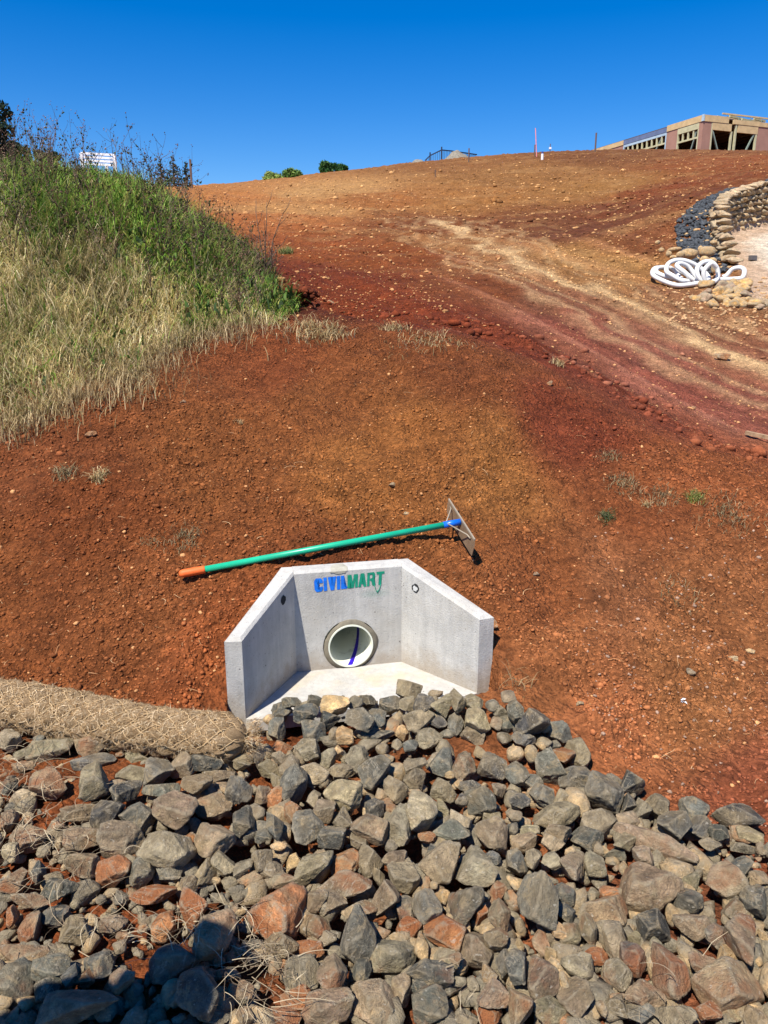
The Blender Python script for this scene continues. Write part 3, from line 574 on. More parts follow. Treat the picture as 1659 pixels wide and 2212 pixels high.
# landmark stones and their own words: (region,zx,zy) -> (label, short name for its neighbours)
LM = {(3,440,825): ('upright egg-shaped tan boulder speckled with orange, the brightest among the grey rocks', 'the egg-shaped tan boulder'),
      (3,930,1090): ('longest narrow brown grey slab, tilted down to the right with black shade below', 'the long tilted slab'),
      (6,1410,900): ('huge flat brown grey slab resting low near the right end of the bank', 'the huge flat slab'),
      (2,530,215): ('flat-topped tan block at the mouth of the concrete headwall', 'the flat-topped tan block'),
      (5,900,690): ('wide smooth olive boulder with a domed top and pointed right end', 'the wide domed boulder'),
      (5,1250,560): ('big square rusty orange block with a clean flat face', 'the square rusty block'),
      (5,140,430): ('largest rust-stained boulder, broad and cracked across its face', 'the largest rusty boulder'),
      (4,740,160): ('rusty orange cube-like rock left of the big olive boulder', 'the rusty cube-like rock'),
      (2,590,790): ('pale fawn boulder, the lightest large one before the headwall', 'the pale fawn boulder'),
      (2,260,730): ('tall dark grey stone standing on end below the coir log tip', 'the tall dark standing stone'),
      (3,1450,910): ('charcoal rock lying apart at the far right edge beside bare soil', 'the charcoal rock lying apart'),
      (3,155,310): ('cubic charcoal rock just outside the right wing of the headwall', 'the cubic charcoal rock'),
      (1,1090,1060): ('biggest olive grey boulder with layered cracks near the rusty rocks', 'the biggest olive boulder'),
      (1,620,640): ('rounded olive grey boulder with two dimples on its top', 'the dimpled olive boulder'),
      (1,330,415): ('broad olive grey rock tucked under the coir log', 'the broad rock under the log'),
      (4,500,1060): ('huge flat slab lying in the edge of the person\'s shadow', 'the slab in the shadow'),
      (4,1400,590): ('large two-tone rock, grey above and rusty below, beside the shadow', 'the two-tone rock'),
      (5,1380,350): ('big slanted charcoal boulder leaning right above the square rusty block', 'the slanted charcoal boulder'),
      (6,620,430): ('wide purplish slab with a flat top edge and a pale ring mark', 'the purplish slab'),
      (5,680,600): ('tall egg-like blue grey boulder left of the wide domed boulder', 'the tall blue grey boulder'),
      (4,100,870): ('large dark grey rock at the lower left edge of the bank', 'the large left-edge rock'),
      (3,620,780): ('tall dark grey pyramid rock right of the egg-shaped tan boulder', 'the tall pyramid rock'),
      (2,1460,310): ('rust-capped rock in front of the right wing end', 'the rust-capped rock'),
      (6,200,370): ('tall leaning dark grey boulder beside a tan shard', 'the tall leaning boulder')}
for e in ENTRY: e.append(LM.get((e[5], e[6], e[7])))
def world_px(p):
    x, y, z = p[0], p[1], p[2]-EYE
    dp = y*math.cos(PITCH)-z*math.sin(PITCH); up = y*math.sin(PITCH)+z*math.cos(PITCH)
    return CX+F*x/dp, CY-F*up/dp, dp
rng = random.Random(3)
used = set(); lowpos = []
lms = [(e[0], e[1], e[8][1]) for e in ENTRY if e[8]]
extra_lm = [(520, 1590, 'the tip of the coir log'), (1065, 1500, 'the right headwall wing'), (540, 1540, 'the left headwall wing')]
pend = []
big = [e for e in ENTRY if e[8]]+[e for e in ENTRY if not e[8]]
big = big[:300]; big_ids = set(id(e) for e in big); small = [e for e in ENTRY if id(e) not in big_ids]
ri = 0
for e in big+small:
    px, py, w, h, c, rg, zx, zy, lm = e
    zc = 0.055+0.02*rng.random()
    p = at_z(px, py+h*0.05, zc); dist = np.linalg.norm(p-np.array([0, 0, EYE])); dp = world_px(p)[2]
    th = math.asin((EYE-zc)/dist)
    W_ = w/F*dp/2*1.05; H_ = h/F*dp/2*1.07
    k = rng.uniform(0.62, 0.95); b_ = H_/math.sqrt(math.sin(th)**2+(k*math.cos(th))**2); b_ = min(b_, W_*1.7); c_ = b_*k
    c_ = min(c_, 0.12)
    p[2] = max(0.0, c_*0.50)+rng.uniform(0.0, 0.045)
    if py < 1560: p[2] += 0.03
    q = at_z(px, py, p[2])
    for _ in range(3):
        gz = max(-0.03, float(height0(np.array([q[0]]), np.array([q[1]]))[0])) if q[1] > 1.2 and poly_sd(np.array([q[0]]), np.array([q[1]]), HPOLY)[0] > 0 else 0.0
        q = at_z(px, py, p[2]+max(0, gz))
    yaw = rng.uniform(-0.35, 0.35)+(math.pi if rng.random() < .5 else 0); tx = rng.uniform(-.16, .26); ty = rng.uniform(-.2, .2)
    if (rg, zx, zy) == (3,930,1090): yaw = -0.62; tx = 0.1; ty = 0.0; b_ *= 0.5; W_ *= 1.05
    base = np.array(CMAP[c])*rng.uniform(0.72, 1.32); base *= np.array([rng.uniform(.95, 1.06), 1, rng.uniform(.92, 1.06)])
    dust = 0.02+0.16*rng.random()+(0.22 if c == R_ else 0)+(0.12 if (py > 1900 or px < 200) else 0)+(0.06 if c == B else 0)
    if c in (T_, P_): dust = 0.05+0.1*rng.random()
    if c in (G, D_, O) and py < 1800: dust *= 0.5
    rounded = (rg, zx, zy) in ((3,440,825), (3,45,510), (3,150,520), (5,1175,258))
    if id(e) in big_ids:
        me = rng.choice(ROUND) if rounded else ROCKS[ri % len(ROCKS)]
        kind = 'rounded' if rounded else SHAPES[ri % len(ROCKS)]; ri += 1
        o = link('riprap_rock', me, None, q, (tx, ty, yaw), (W_, b_, c_))
        o.color = (*base, dust)
        o['category'] = 'rock'; o['group'] = 'rocks of the riprap bank'
        sz = 'large' if w*h > 5600 else ('small' if w*h < 1900 else 'mid-sized')
        pend.append([o, e, sz, kind])
    else:
        lowpos.append((q, (W_, b_, c_), (tx, ty, yaw), base, dust))
# labels: look, then place beside the nearest landmark
def rel(dx, dy):
    if abs(dx) > 2.2*abs(dy): return 'right of' if dx > 0 else 'left of'
    if abs(dy) > 2.2*abs(dx): return 'in front of' if dy > 0 else 'behind'
    return ('in front and right of' if dx > 0 else 'in front and left of') if dy > 0 else ('behind and right of' if dx > 0 else 'behind and left of')
cell = {}
for it in pend:
    o, e, sz, kind = it
    if e[8]: o['label'] = e[8][0]; continue
    best = sorted(((e[0]-a)**2+(e[1]-b)**2, a, b, nm) for a, b, nm in lms+extra_lm)[0]
    key = (sz, e[4], rel(e[0]-best[1], e[1]-best[2]), best[3]); cell.setdefault(key, []).append((best[0], kind, o))
ORD = ['nearest', 'second nearest', 'third nearest', 'fourth nearest', 'fifth nearest', 'sixth nearest', 'seventh nearest', 'eighth nearest', 'ninth nearest', 'tenth nearest']
for key, L in cell.items():
    sz, c, rl, nm = key; L.sort(key=lambda t: t[0])
    if len(L) == 1:
        L[0][2]['label'] = f'{sz} {c} {L[0][1]} rock {rl} {nm}'
    else:
        for i, (_, kind, o) in enumerate(L):
            lb_ = f'{ORD[min(i, 9)]} {sz} {c} rock {rl} {nm}'
            if len(lb_.split()) > 14: lb_ = lb_.replace(' rock ', ' one ').replace('in front and', 'front').replace('behind and', 'back').replace('the headwall', 'headwall').replace('rust-stained', 'rusty')
            o['label'] = lb_
# ---- fill between the named stones, one mass
fs = np.random.RandomState(8); pos = []; siz = []; colr = []
lo = RIPP.min(0); hi = RIPP.max(0)
tr = 0
while len(pos) < 2800 and tr < 60000:
    tr += 1
    px = fs.uniform(-250, 2100); py = fs.uniform(1500, 2330)
    g = at_z(px, py, 0.0); 
    if poly_sd(np.array([g[0]]), np.array([g[1]]), RIPP)[0] > -0.02: continue
    s = fs.choice([0.010, 0.017, 0.026, 0.040], p=[.3, .3, .25, .15])*fs.uniform(.8, 1.25)
    if 180 < px < 700 and 1960 < py < 2120 and s > 0.03: s *= 0.5
    if px < 520 and s > 0.03 and fs.rand() < .5: s *= 0.5
    c = fs.choice(5, p=[.24, .22, .13, .33, .08]); base = np.array([CMAP[G], CMAP[O], CMAP[B], CMAP[T_], CMAP[R_]][c])*fs.uniform(.8, 1.15)
    pos.append((g[0], g[1], -0.022+0.03*fs.rand())); siz.append(s); colr.append(base)
M_FILL = rock_material('fill_stone', True)
link('small_riprap_stones', scatter_mesh('small_riprap_stones', np.array(pos), np.array(siz), np.array(colr), LV2, M_FILL, (0.6, 1.0), False, 0.2, 4), kind='stuff', label='small stones and tan chips filling the gaps between the riprap rocks')
for i in range(150):      # the bank goes on past both sides of the picture
    px = rng.uniform(1690, 2350) if i < 100 else rng.uniform(-420, -30); g = at_z(px, rng.uniform(1640, 2330), 0.03)
    if poly_sd(np.array([g[0]]), np.array([g[1]]), RIPP)[0] > -0.05: continue
    w_ = rng.uniform(.045, .085); lowpos.append((g, (w_, w_*.8, w_*.6), (rng.uniform(-.2, .2), rng.uniform(-.2, .2), rng.uniform(0, 6)), np.array(CMAP[rng.choice([G, O, B, G, O, T_])])*rng.uniform(.8, 1.2), .1))
if lowpos:
    Vs = []; Fs = []; Cs = []; bb = 0
    for q, sc, ro, base, dust in lowpos:
        V, Fk = rock_verts(3, fs, 10, 0.0, 1.0)
        M = (Matrix.Rotation(ro[2], 3, 'Z')@Matrix.Rotation(ro[1], 3, 'Y')@Matrix.Rotation(ro[0], 3, 'X')); Mn = np.array(M)
        P = (V*np.array(sc))@Mn.T+q; Vs.append(P); Fs.append(Fk+bb); bb += len(V); Cs.append(np.repeat(base[None], len(V), 0))
    link('lesser_riprap_rocks', np_mesh('lesser_riprap_rocks', np.concatenate(Vs), np.concatenate(Fs), M_FILL, True, np.concatenate(Cs)), kind='stuff', label='smaller rocks wedged among the riprap bank')

# ------------------------------------------------------------------ headwall
hwall = empty('headwall', tuple(hw(0, 0, 0)), HA, label='grey precast concrete stormwater headwall with splayed wings and white pipe outlet', cat='headwall')
# local frame: x = along the wall to the right, -y = out towards the rocks
def hp(s, t, z): return (s, -t, z)
def chamfer_prism(mb, quad, zs_top, z0, ch=0.012):
    """wall block from 4 plan corners with own top heights and a chamfered top"""
    q = np.array(quad, float); c = q.mean(0); V = []
    for i in range(4): V.append(hp(q[i][0], q[i][1], z0))
    for i in range(4): V.append(hp(q[i][0], q[i][1], zs_top[i]-ch))
    for i in range(4):
        a = q[(i-1) % 4]-q[i]; b = q[(i+1) % 4]-q[i]; d = a/np.linalg.norm(a)+b/np.linalg.norm(b)
        p = q[i]+d*ch; V.append(hp(p[0], p[1], zs_top[i]))
    Fs = [(3, 2, 1, 0), (8, 9, 10, 11)]
    for i in range(4):
        j = (i+1) % 4; Fs += [(i, j, 4+j, 4+i), (4+i, 4+j, 8+j, 8+i)]
    mb.add(V, Fs)
# back wall with a round hole
def ring_wall():
    mb = MB(); nseg = 64; Ro = PR+0.022
    x0, x1, z0, z1 = -BW, BW, -0.06, HB-0.012
    def sq(a):
        dx, dz = math.cos(a), math.sin(a); ts = []
        if dx > 1e-9: ts.append((x1-PIPE_S)/dx)
        if dx < -1e-9: ts.append((x0-PIPE_S)/dx)
        if dz > 1e-9: ts.append((z1-PIPE_H)/dz)
        if dz < -1e-9: ts.append((z0-PIPE_H)/dz)
        t = min(ts); return PIPE_S+dx*t, PIPE_H+dz*t
    A_ = sorted(set([2*math.pi*i/nseg for i in range(nseg)]+[math.atan2(z-PIPE_H, x-PIPE_S) % (2*math.pi) for x in (x0, x1) for z in (z0, z1)]))
    V = []; m = len(A_)
    for y in (0.0, TH):
        for a in A_: V.append((PIPE_S+Ro*math.cos(a), y, PIPE_H+Ro*math.sin(a)))
        for a in A_: s_, z_ = sq(a); V.append((s_, y, z_))
    Fs = []
    for i in range(m):
        j = (i+1) % m
        Fs += [(i, m+i, m+j, j), (2*m+j, 3*m+j, 3*m+i, 2*m+i), (j, 2*m+j, 2*m+i, i)]
    mb.add(V, Fs)
    # chamfered coping strip
    c = 0.012; V = [(x0, 0, z1), (x1, 0, z1), (x1, TH, z1), (x0, TH, z1), (x0, c, z1+c), (x1, c, z1+c), (x1, TH-c, z1+c), (x0, TH-c, z1+c)]
    mb.add(V, [(0, 1, 5, 4), (4, 5, 6, 7), (7, 6, 2, 3)])
    return mb
ring_wall().build('back_wall', M_CONC, hwall)
for sg in (-1, 1):
    mb = MB()
    dx = (FW-BW); L = math.hypot(dx, DEP); nx, ny = DEP/L*TH, -dx/L*TH
    a = np.array([sg*BW, 0]); b = np.array([sg*FW, DEP]); bo = np.array([sg*(FW+nx*0.95), DEP+ny*0.2]); ao = np.array([sg*(BW+TH*0.62), -TH]); ai = np.array([sg*BW, -TH])
    # plan: inner edge a-b, outer edge bo-ao
    q = [a, b, bo, ao] if sg > 0 else [b, a, ao, bo]
    # corner block joins the back wall
    V = []; ch = 0.014
    pts = [ai, a, b, bo, ao] if sg > 0 else [ao, bo, b, a, ai]
    hh = {id(ai): HB, id(a): HB, id(b): HF, id(bo): HF, id(ao): HB}
    pts = np.array([p for p in pts]); tops = [HB, HB, HF, HF, HB] if sg > 0 else [HB, HF, HF, HB, HB]
    nP = 5
    for p in pts: V.append(hp(p[0], p[1], -0.06))
    for p, t in zip(pts, tops): V.append(hp(p[0], p[1], t-ch*1.0-0.0015))
    flat_i = {0: True} if sg > 0 else {}
    seam = (0, 1) if sg > 0 else (3, 4)
    for i in range(nP):
        a1 = pts[(i-1) % nP]-pts[i]; b1 = pts[(i+1) % nP]-pts[i]
        d = a1/np.linalg.norm(a1)+b1/np.linalg.norm(b1)
        if i in seam:   # no chamfer along the butt joint
            o_ = pts[seam[1]] if i == seam[0] else pts[seam[0]]
            u = (o_-pts[i]); u = u/np.linalg.norm(u); p = pts[i]+u*ch
        else: p = pts[i]+d*ch*0.9
        V.append(hp(p[0], p[1], tops[i]-0.0015))
    Fs = [tuple(range(nP))[::-1], tuple(range(2*nP, 3*nP))]
    for i in range(nP):
        j = (i+1) % nP; Fs += [(i, j, nP+j, nP+i), (nP+i, nP+j, 2*nP+j, 2*nP+i)]
    mb.add(V, Fs)
    w_ = mb.build('wing_wall', M_CONC, hwall)
    # lifting recess: dark socket with a pale plug on the inner face
    tpos = (px_wall(617, 1288) if sg < 0 else px_wall(895, 1267))
    f = 0.165 if sg < 0 else 0.10
    c = a+(b-a)*(0.23 if sg < 0 else 0.19); zc = 0.385
    nrm = np.array([-sg*DEP, dx])/L; e1 = (b-a)/L
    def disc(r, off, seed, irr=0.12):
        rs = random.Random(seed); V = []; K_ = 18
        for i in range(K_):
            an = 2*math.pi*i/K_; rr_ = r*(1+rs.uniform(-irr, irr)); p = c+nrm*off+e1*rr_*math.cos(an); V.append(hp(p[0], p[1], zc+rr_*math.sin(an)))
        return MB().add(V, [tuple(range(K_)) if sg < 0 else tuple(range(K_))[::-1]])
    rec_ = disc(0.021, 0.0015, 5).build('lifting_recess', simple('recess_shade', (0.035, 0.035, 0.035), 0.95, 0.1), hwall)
    if sg > 0: disc(0.013, 0.003, 6, 0.3).build('recess_plug', simple('plug', (0.55, 0.55, 0.52), 0.8, 0.2), rec_)
fl = MB(); q = [(-FW+.03, DEP+0.012), (FW-.03, DEP+0.012), (FW, DEP), (BW, 0), (-BW, 0), (-FW, DEP)]
V = [hp(s_, t_, -0.055) for s_, t_ in q]+[hp(s_, t_, 0.0) for s_, t_ in q]
fl.add(V, [(5, 4, 3, 2, 1, 0), (6, 7, 8, 9, 10, 11)]+[(i, (i+1) % 6, 6+(i+1) % 6, 6+i) for i in range(6)])
fl.build('floor_slab', M_CONCF, hwall)
# mortar collar
def collar(seed, Ri, Ro, y, irr):
    rs = random.Random(seed); V = []; K_ = 60; ph = [rs.uniform(0, 6.28) for _ in range(5)]
    for i in range(K_):
        an = 2*math.pi*i/K_; V.append((PIPE_S+Ri*math.cos(an), y-0.003, PIPE_H+Ri*math.sin(an)))
    for i in range(K_):
        an = 2*math.pi*i/K_; r_ = Ro*(1+irr*sum(math.sin(k*an+ph[k-1])/k for k in range(2, 6))+0.03*math.cos(an-1.2)+rs.uniform(-.012, .012))
        z_ = max(PIPE_H+r_*math.sin(an), 0.003); V.append((PIPE_S+r_*math.cos(an), y, z_))
    for i in range(K_):
        p = V[K_+i]; V.append((p[0], 0.001, p[2]))
    Fs = []
    for i in range(K_):
        j = (i+1) % K_; Fs += [(i, j, K_+j, K_+i), (K_+i, K_+j, 2*K_+j, 2*K_+i)]
    return MB().add(V, Fs)
collar(4, PR+0.001, PR+0.018, -0.003, 0.055).build('mortar_collar', M_MORT, hwall, smooth=True)
# mortar patch on the coping, wraps over the front edge
rs = random.Random(9); ps, ph_ = px_wall(731, 1228)
V = []; K_ = 16
for i in range(K_):
    an = 2*math.pi*i/K_; r_ = 0.035*(1+rs.uniform(-.25, .25)); V.append((ps+r_*1.1*math.cos(an), -0.0025, min(HB-0.012, HB-0.012+r_*math.sin(an)*0.34)))
MB().add(V, [tuple(range(K_))]).build('mortar_patch', M_PATCH, hwall)
MB().add([(ps-0.034, 0.012-0.0005, HB+0.003), (ps+0.042, 0.012-.0005, HB+0.003), (ps+0.028, 0.056, HB+0.003), (ps-0.020, 0.050, HB+0.003), (ps+.042, -.002, HB-.012), (ps-.034, -.002, HB-.012)], [(0, 1, 2, 3), (5, 4, 1, 0)]).build('mortar_patch', M_PATCH, hwall)
# stencil lettering
FONT = {
'C': ([(0, .18), (.18, 0), (.72, 0), (.92, .16), (.92, .36), (.58, .36), (.58, .22), (.50, .15), (.42, .15), (.34, .22), (.34, .78), (.42, .85), (.50, .85), (.58, .78), (.58, .62), (.92, .62), (.92, .84), (.72, 1), (.18, 1), (0, .82)], 1.0),
'I': ([(0, 0), (.36, 0), (.36, 1), (0, 1)], 0.46),
'V': ([(.26, 0), (.66, 0), (.93, 1), (.58, 1), (.46, .30), (.35, 1), (0, 1)], 0.98),
'L': ([(0, 0), (.66, 0), (.66, .20), (.35, .20), (.35, 1), (0, 1)], 0.72),
'M': ([(0, 0), (.27, 0), (.27, .66), (.42, 0), (.68, 0), (.83, .66), (.83, 0), (1.12, 0), (1.12, 1), (.70, 1), (.56, .42), (.42, 1), (0, 1)], 1.18),
'A': ([(0, 0), (.30, 0), (.345, .20), (.55, .20), (.55, .36), (.38, .36), (.455, .74), (.53, .36), (.58, .36), (.58, .20), (.60, 0), (.93, 0), (.66, 1), (.26, 1)], 0.98),
'R': ([(0, 0), (.28, 0), (.28, .84), (.50, .84), (.58, .78), (.58, .62), (.50, .56), (.33, .56), (.33, .38), (.46, .38), (.62, 0), (.98, 0), (.76, .44), (.88, .58), (.88, .86), (.72, 1), (0, 1)], 1.02),
'T': ([(.26, 0), (.60, 0), (.60, .80), (.88, .80), (.88, 1), (0, 1), (0, .80), (.26, .80)], 0.90)}
P00 = np.array(px_wall(680, 1279)); P10 = np.array(px_wall(829, 1262)); P01 = np.array(px_wall(678, 1250)); P11 = np.array(px_wall(831, 1233))
M_BLUE = paint_material('blue_stencil_paint', (0.008, 0.17, 0.72)); M_GRN = paint_material('green_stencil_paint', (0.008, 0.27, 0.16))
word = 'CIVILMART'; tot = sum(FONT[c][1] for c in word); u0 = 0
for i, ch_ in enumerate(word):
    out, adv = FONT[ch_]
    bm = bmesh.new(); vs = []
    for (a_, b_) in out:
        u = (u0+a_)/tot; v = b_; p = (P00*(1-u)+P10*u)*(1-v)+(P01*(1-u)+P11*u)*v
        vs.append(bm.verts.new((p[0]+random.uniform(-.0006, .0006), -0.0016, p[1]+random.uniform(-.0006, .0006))))
    f = bm.faces.new(vs); bmesh.ops.triangulate(bm, faces=[f], ngon_method='EAR_CLIP')
    me = bpy.data.meshes.new('letter'); bm.to_mesh(me); bm.free(); me.materials.append(M_BLUE if i < 5 else M_GRN)
    link('letter', me, hwall, label=f'{"blue" if i < 5 else "green"} stencilled letter {ch_}')
    u0 += adv
# paint runs under the R and T
def wl(px, py): s_, h_ = px_wall(px, py); return (s_, -0.0018, h_)
for path in (((808, 1262), (811, 1272), (813, 1277), (817, 1276), (820, 1270), (822, 1262)), ((816, 1276), (815.5, 1281))):
    MB().tube([wl(*p) for p in path], 0.0016, 6).build('paint_run', M_GRN, hwall, smooth=True)
# green overspray: very thin patchy film
m, nt, b = new_mat('overspray', 0.8, 0.1); b.inputs['Base Color'].default_value = (0.05, 0.36, 0.25, 1)
tcn = nt.nodes.new('ShaderNodeTexCoord').outputs['Generated']
sepn = nt.nodes.new('ShaderNodeVectorMath'); sepn.operation = 'DISTANCE'; sepn.inputs[1].default_value = (0.5, 0.5, 0.5); nt.links.new(tcn, sepn.inputs[0])
aa_ = ramp(nt, sepn.outputs['Value'], [(0.05, grey(0.16)), (0.5, grey(0))]); tr_ = nt.nodes.new('ShaderNodeBsdfTransparent'); mx = nt.nodes.new('ShaderNodeMixShader')
nt.links.new(aa_, mx.inputs[0]); nt.links.new(tr_.outputs[0], mx.inputs[1]); nt.links.new(b.outputs[0], mx.inputs[2]); nt.links.new(mx.outputs[0], nt.nodes['Material Output'].inputs[0])
pq = [px_wall(770, 1296), px_wall(850, 1290), px_wall(850, 1268), px_wall(770, 1274)]
MB().add([(a_, -0.0012, b_) for a_, b_ in pq], [(0, 1, 2, 3)]).build('paint_overspray', m, hwall)
# ---- PVC pipe (a thing of its own, set in the wall)
M_PVC = simple('pvc', (0.72, 0.74, 0.62), 0.35, 0.5, 0.05, 12)
m, nt, b = new_mat('pvc_inside', 0.45, 0.4)
tcn = nt.nodes.new('ShaderNodeTexCoord').outputs['Object']
c_ = ramp(nt, noise(nt, tcn, 14, 5, 0.7, 1.0), [(0.30, (0.50, 0.50, 0.38)), (0.46, (0.82, 0.83, 0.68))]); nt.links.new(c_, b.inputs['Base Color']); M_PVCI = m
pw = hw(PIPE_S, 0.0, PIPE_H); pipe = empty('pvc_pipe', tuple(pw), HA, label='round cream plastic stormwater pipe with a blue stripe opening through the headwall', cat='pipe')
K_ = 64; Lp = 1.3
def cyl(r, y0, y1, seg=K_, flip=False):
    V = [(r*math.cos(2*math.pi*i/seg), y, r*math.sin(2*math.pi*i/seg)) for y in (y0, y1) for i in range(seg)]
    Fs = [(i, (i+1) % seg, seg+(i+1) % seg, seg+i) for i in range(seg)]
    return V, ([f[::-1] for f in Fs] if flip else Fs)
V, Fs = cyl(PR, -0.012, Lp); mb = MB().add(V, Fs); V2, F2 = cyl(PR-PT, -0.012, Lp, flip=True)
mb2 = MB().add(V2, F2); mb.build('pipe_wall', M_PVC, pipe, smooth=True); mb2.build('pipe_lining', M_PVCI, pipe, smooth=True)
V = [(r*math.cos(2*math.pi*i/K_), -0.0125, r*math.sin(2*math.pi*i/K_)) for r in (PR-PT-0.0002, PR+0.0002) for i in range(K_)]
MB().add(V, [(i, (i+1) % K_, K_+(i+1) % K_, K_+i) for i in range(K_)]).build('pipe_rim', M_PVC, pipe)
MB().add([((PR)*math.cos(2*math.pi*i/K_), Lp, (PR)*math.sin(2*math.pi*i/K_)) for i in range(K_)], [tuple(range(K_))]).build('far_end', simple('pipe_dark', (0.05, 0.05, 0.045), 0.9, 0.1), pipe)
M_STR = simple('blue_stripe', (0.035, 0.012, 0.42), 0.4, 0.4, 0.5, 60)
V = []; ns = 40
for i in range(ns+1):
    y = -0.004+i*0.9/ns; a0 = -math.pi/2-0.02+4.2*min(y, .5)+0.003*math.sin(i*1.3); hw_ = 0.13
    for k in range(4): a_ = a0+(k/3-0.5)*hw_*2*0.9; r_ = PR-PT-0.0012; V.append((r_*math.cos(a_), y, r_*math.sin(a_)))
MB().add(V, [(i*4+k, (i+1)*4+k, (i+1)*4+k+1, i*4+k+1) for i in range(ns) for k in range(3)]).build('blue_stripe', M_STR, pipe, smooth=True)

# ------------------------------------------------------------------ levelling rake
rk = empty('lute_rake', tuple(at_y(700, 1190, 3.5)), 0, label='levelling rake with green handle, orange grip and aluminium blade lying on the soil', cat='rake')
rk.location = (0, 0, 0)
def rz_(x, y): return hz(x, y)
def above(px, py, h):
    best = None
    for y in np.linspace(5.0, 2.9, 400):
        p = at_y(px, py, y)
        if p[2]-height0(np.array([p[0]]), np.array([p[1]]))[0] >= h: return p
    return p
E0 = above(388, 1240, 0.075); E1 = above(996, 1127, 0.115)
hd_ = (Vector(E1)-Vector(E0)).normalized(); Lr = (Vector(E1)-Vector(E0)).length
M_GH = simple('green_handle', (0.012, 0.40, 0.22), 0.35, 0.5, 0.12, 9); M_BS = simple('blue_socket', (0.006, 0.13, 0.62), 0.35, 0.5, 0.1, 30)
M_OG = simple('orange_grip', (0.75, 0.14, 0.03), 0.55, 0.3, 0.1, 40); M_AL = simple('dusty_aluminium', (0.26, 0.18, 0.11), 0.5, 0.5, 0.25, 14, 0.0, 0.35); M_ALR = simple('aluminium_rod', (0.30, 0.25, 0.18), 0.45, 0.5, 0.1, 14)
def along(t): return Vector(E0)+hd_*t
gl = Lr*0.085
MB().tube([along(-0.002), along(0.006), along(0.02), along(gl-0.005), along(gl)], [0.010, 0.017, 0.0185, 0.0180, 0.0168], 20).build('grip', M_OG, rk, smooth=True)
MB().tube([along(gl), along(Lr-0.085)], 0.0150, 20).build('handle', M_GH, rk, smooth=True)
MB().tube([along(Lr-0.090), along(Lr-0.004)], 0.0160, 20).build('socket', M_BS, rk, smooth=True)
bt = Vector(at_y(972, 1082, 3.93)); bb_ = Vector(at_y(1030, 1173, 3.53)); bd = (bb_-bt).normalized()
bt = Vector(E1)-bd*0.215; bb_ = Vector(E1)+bd*0.215
dn = (Vector((-0.12, 0, -1))-bd*bd.dot(Vector((-0.12, 0, -1)))).normalized()
th_ = bd.cross(dn).normalized()
def blade_pt(t, d): return Vector(E1)+bd*t+dn*d
bh = 0.066; L2 = 0.205
outl = [(-L2, -0.012), (L2*0.93, -0.012), (L2, 0.02), (L2*0.99, bh), (-L2*0.9, bh), (-L2, 0.02)]
V = [blade_pt(t, d)-th_*0.0015 for t, d in outl]+[blade_pt(t, d)+th_*0.0015 for t, d in outl]
MB().add(V, [(0, 1, 2, 3, 4, 5), (11, 10, 9, 8, 7, 6)]+[(i, 6+i, 6+(i+1) % 6, (i+1) % 6) for i in range(6)]).build('blade', M_AL, rk)
MB().beam(blade_pt(-L2, -0.012), blade_pt(L2*0.93, -0.012), 0.007, 0.010).build('blade_rib', M_ALR, rk)
for sg in (-1, 1):
    p0 = along(Lr-0.078)+dn*(-0.010); p1 = blade_pt(sg*0.125, -0.004)-hd_*0.012; p2 = blade_pt(sg*0.155, 0.0)-hd_*0.006
    MB().tube([p0, p1, p2], 0.0034, 8).build('brace', M_ALR, rk, smooth=True)
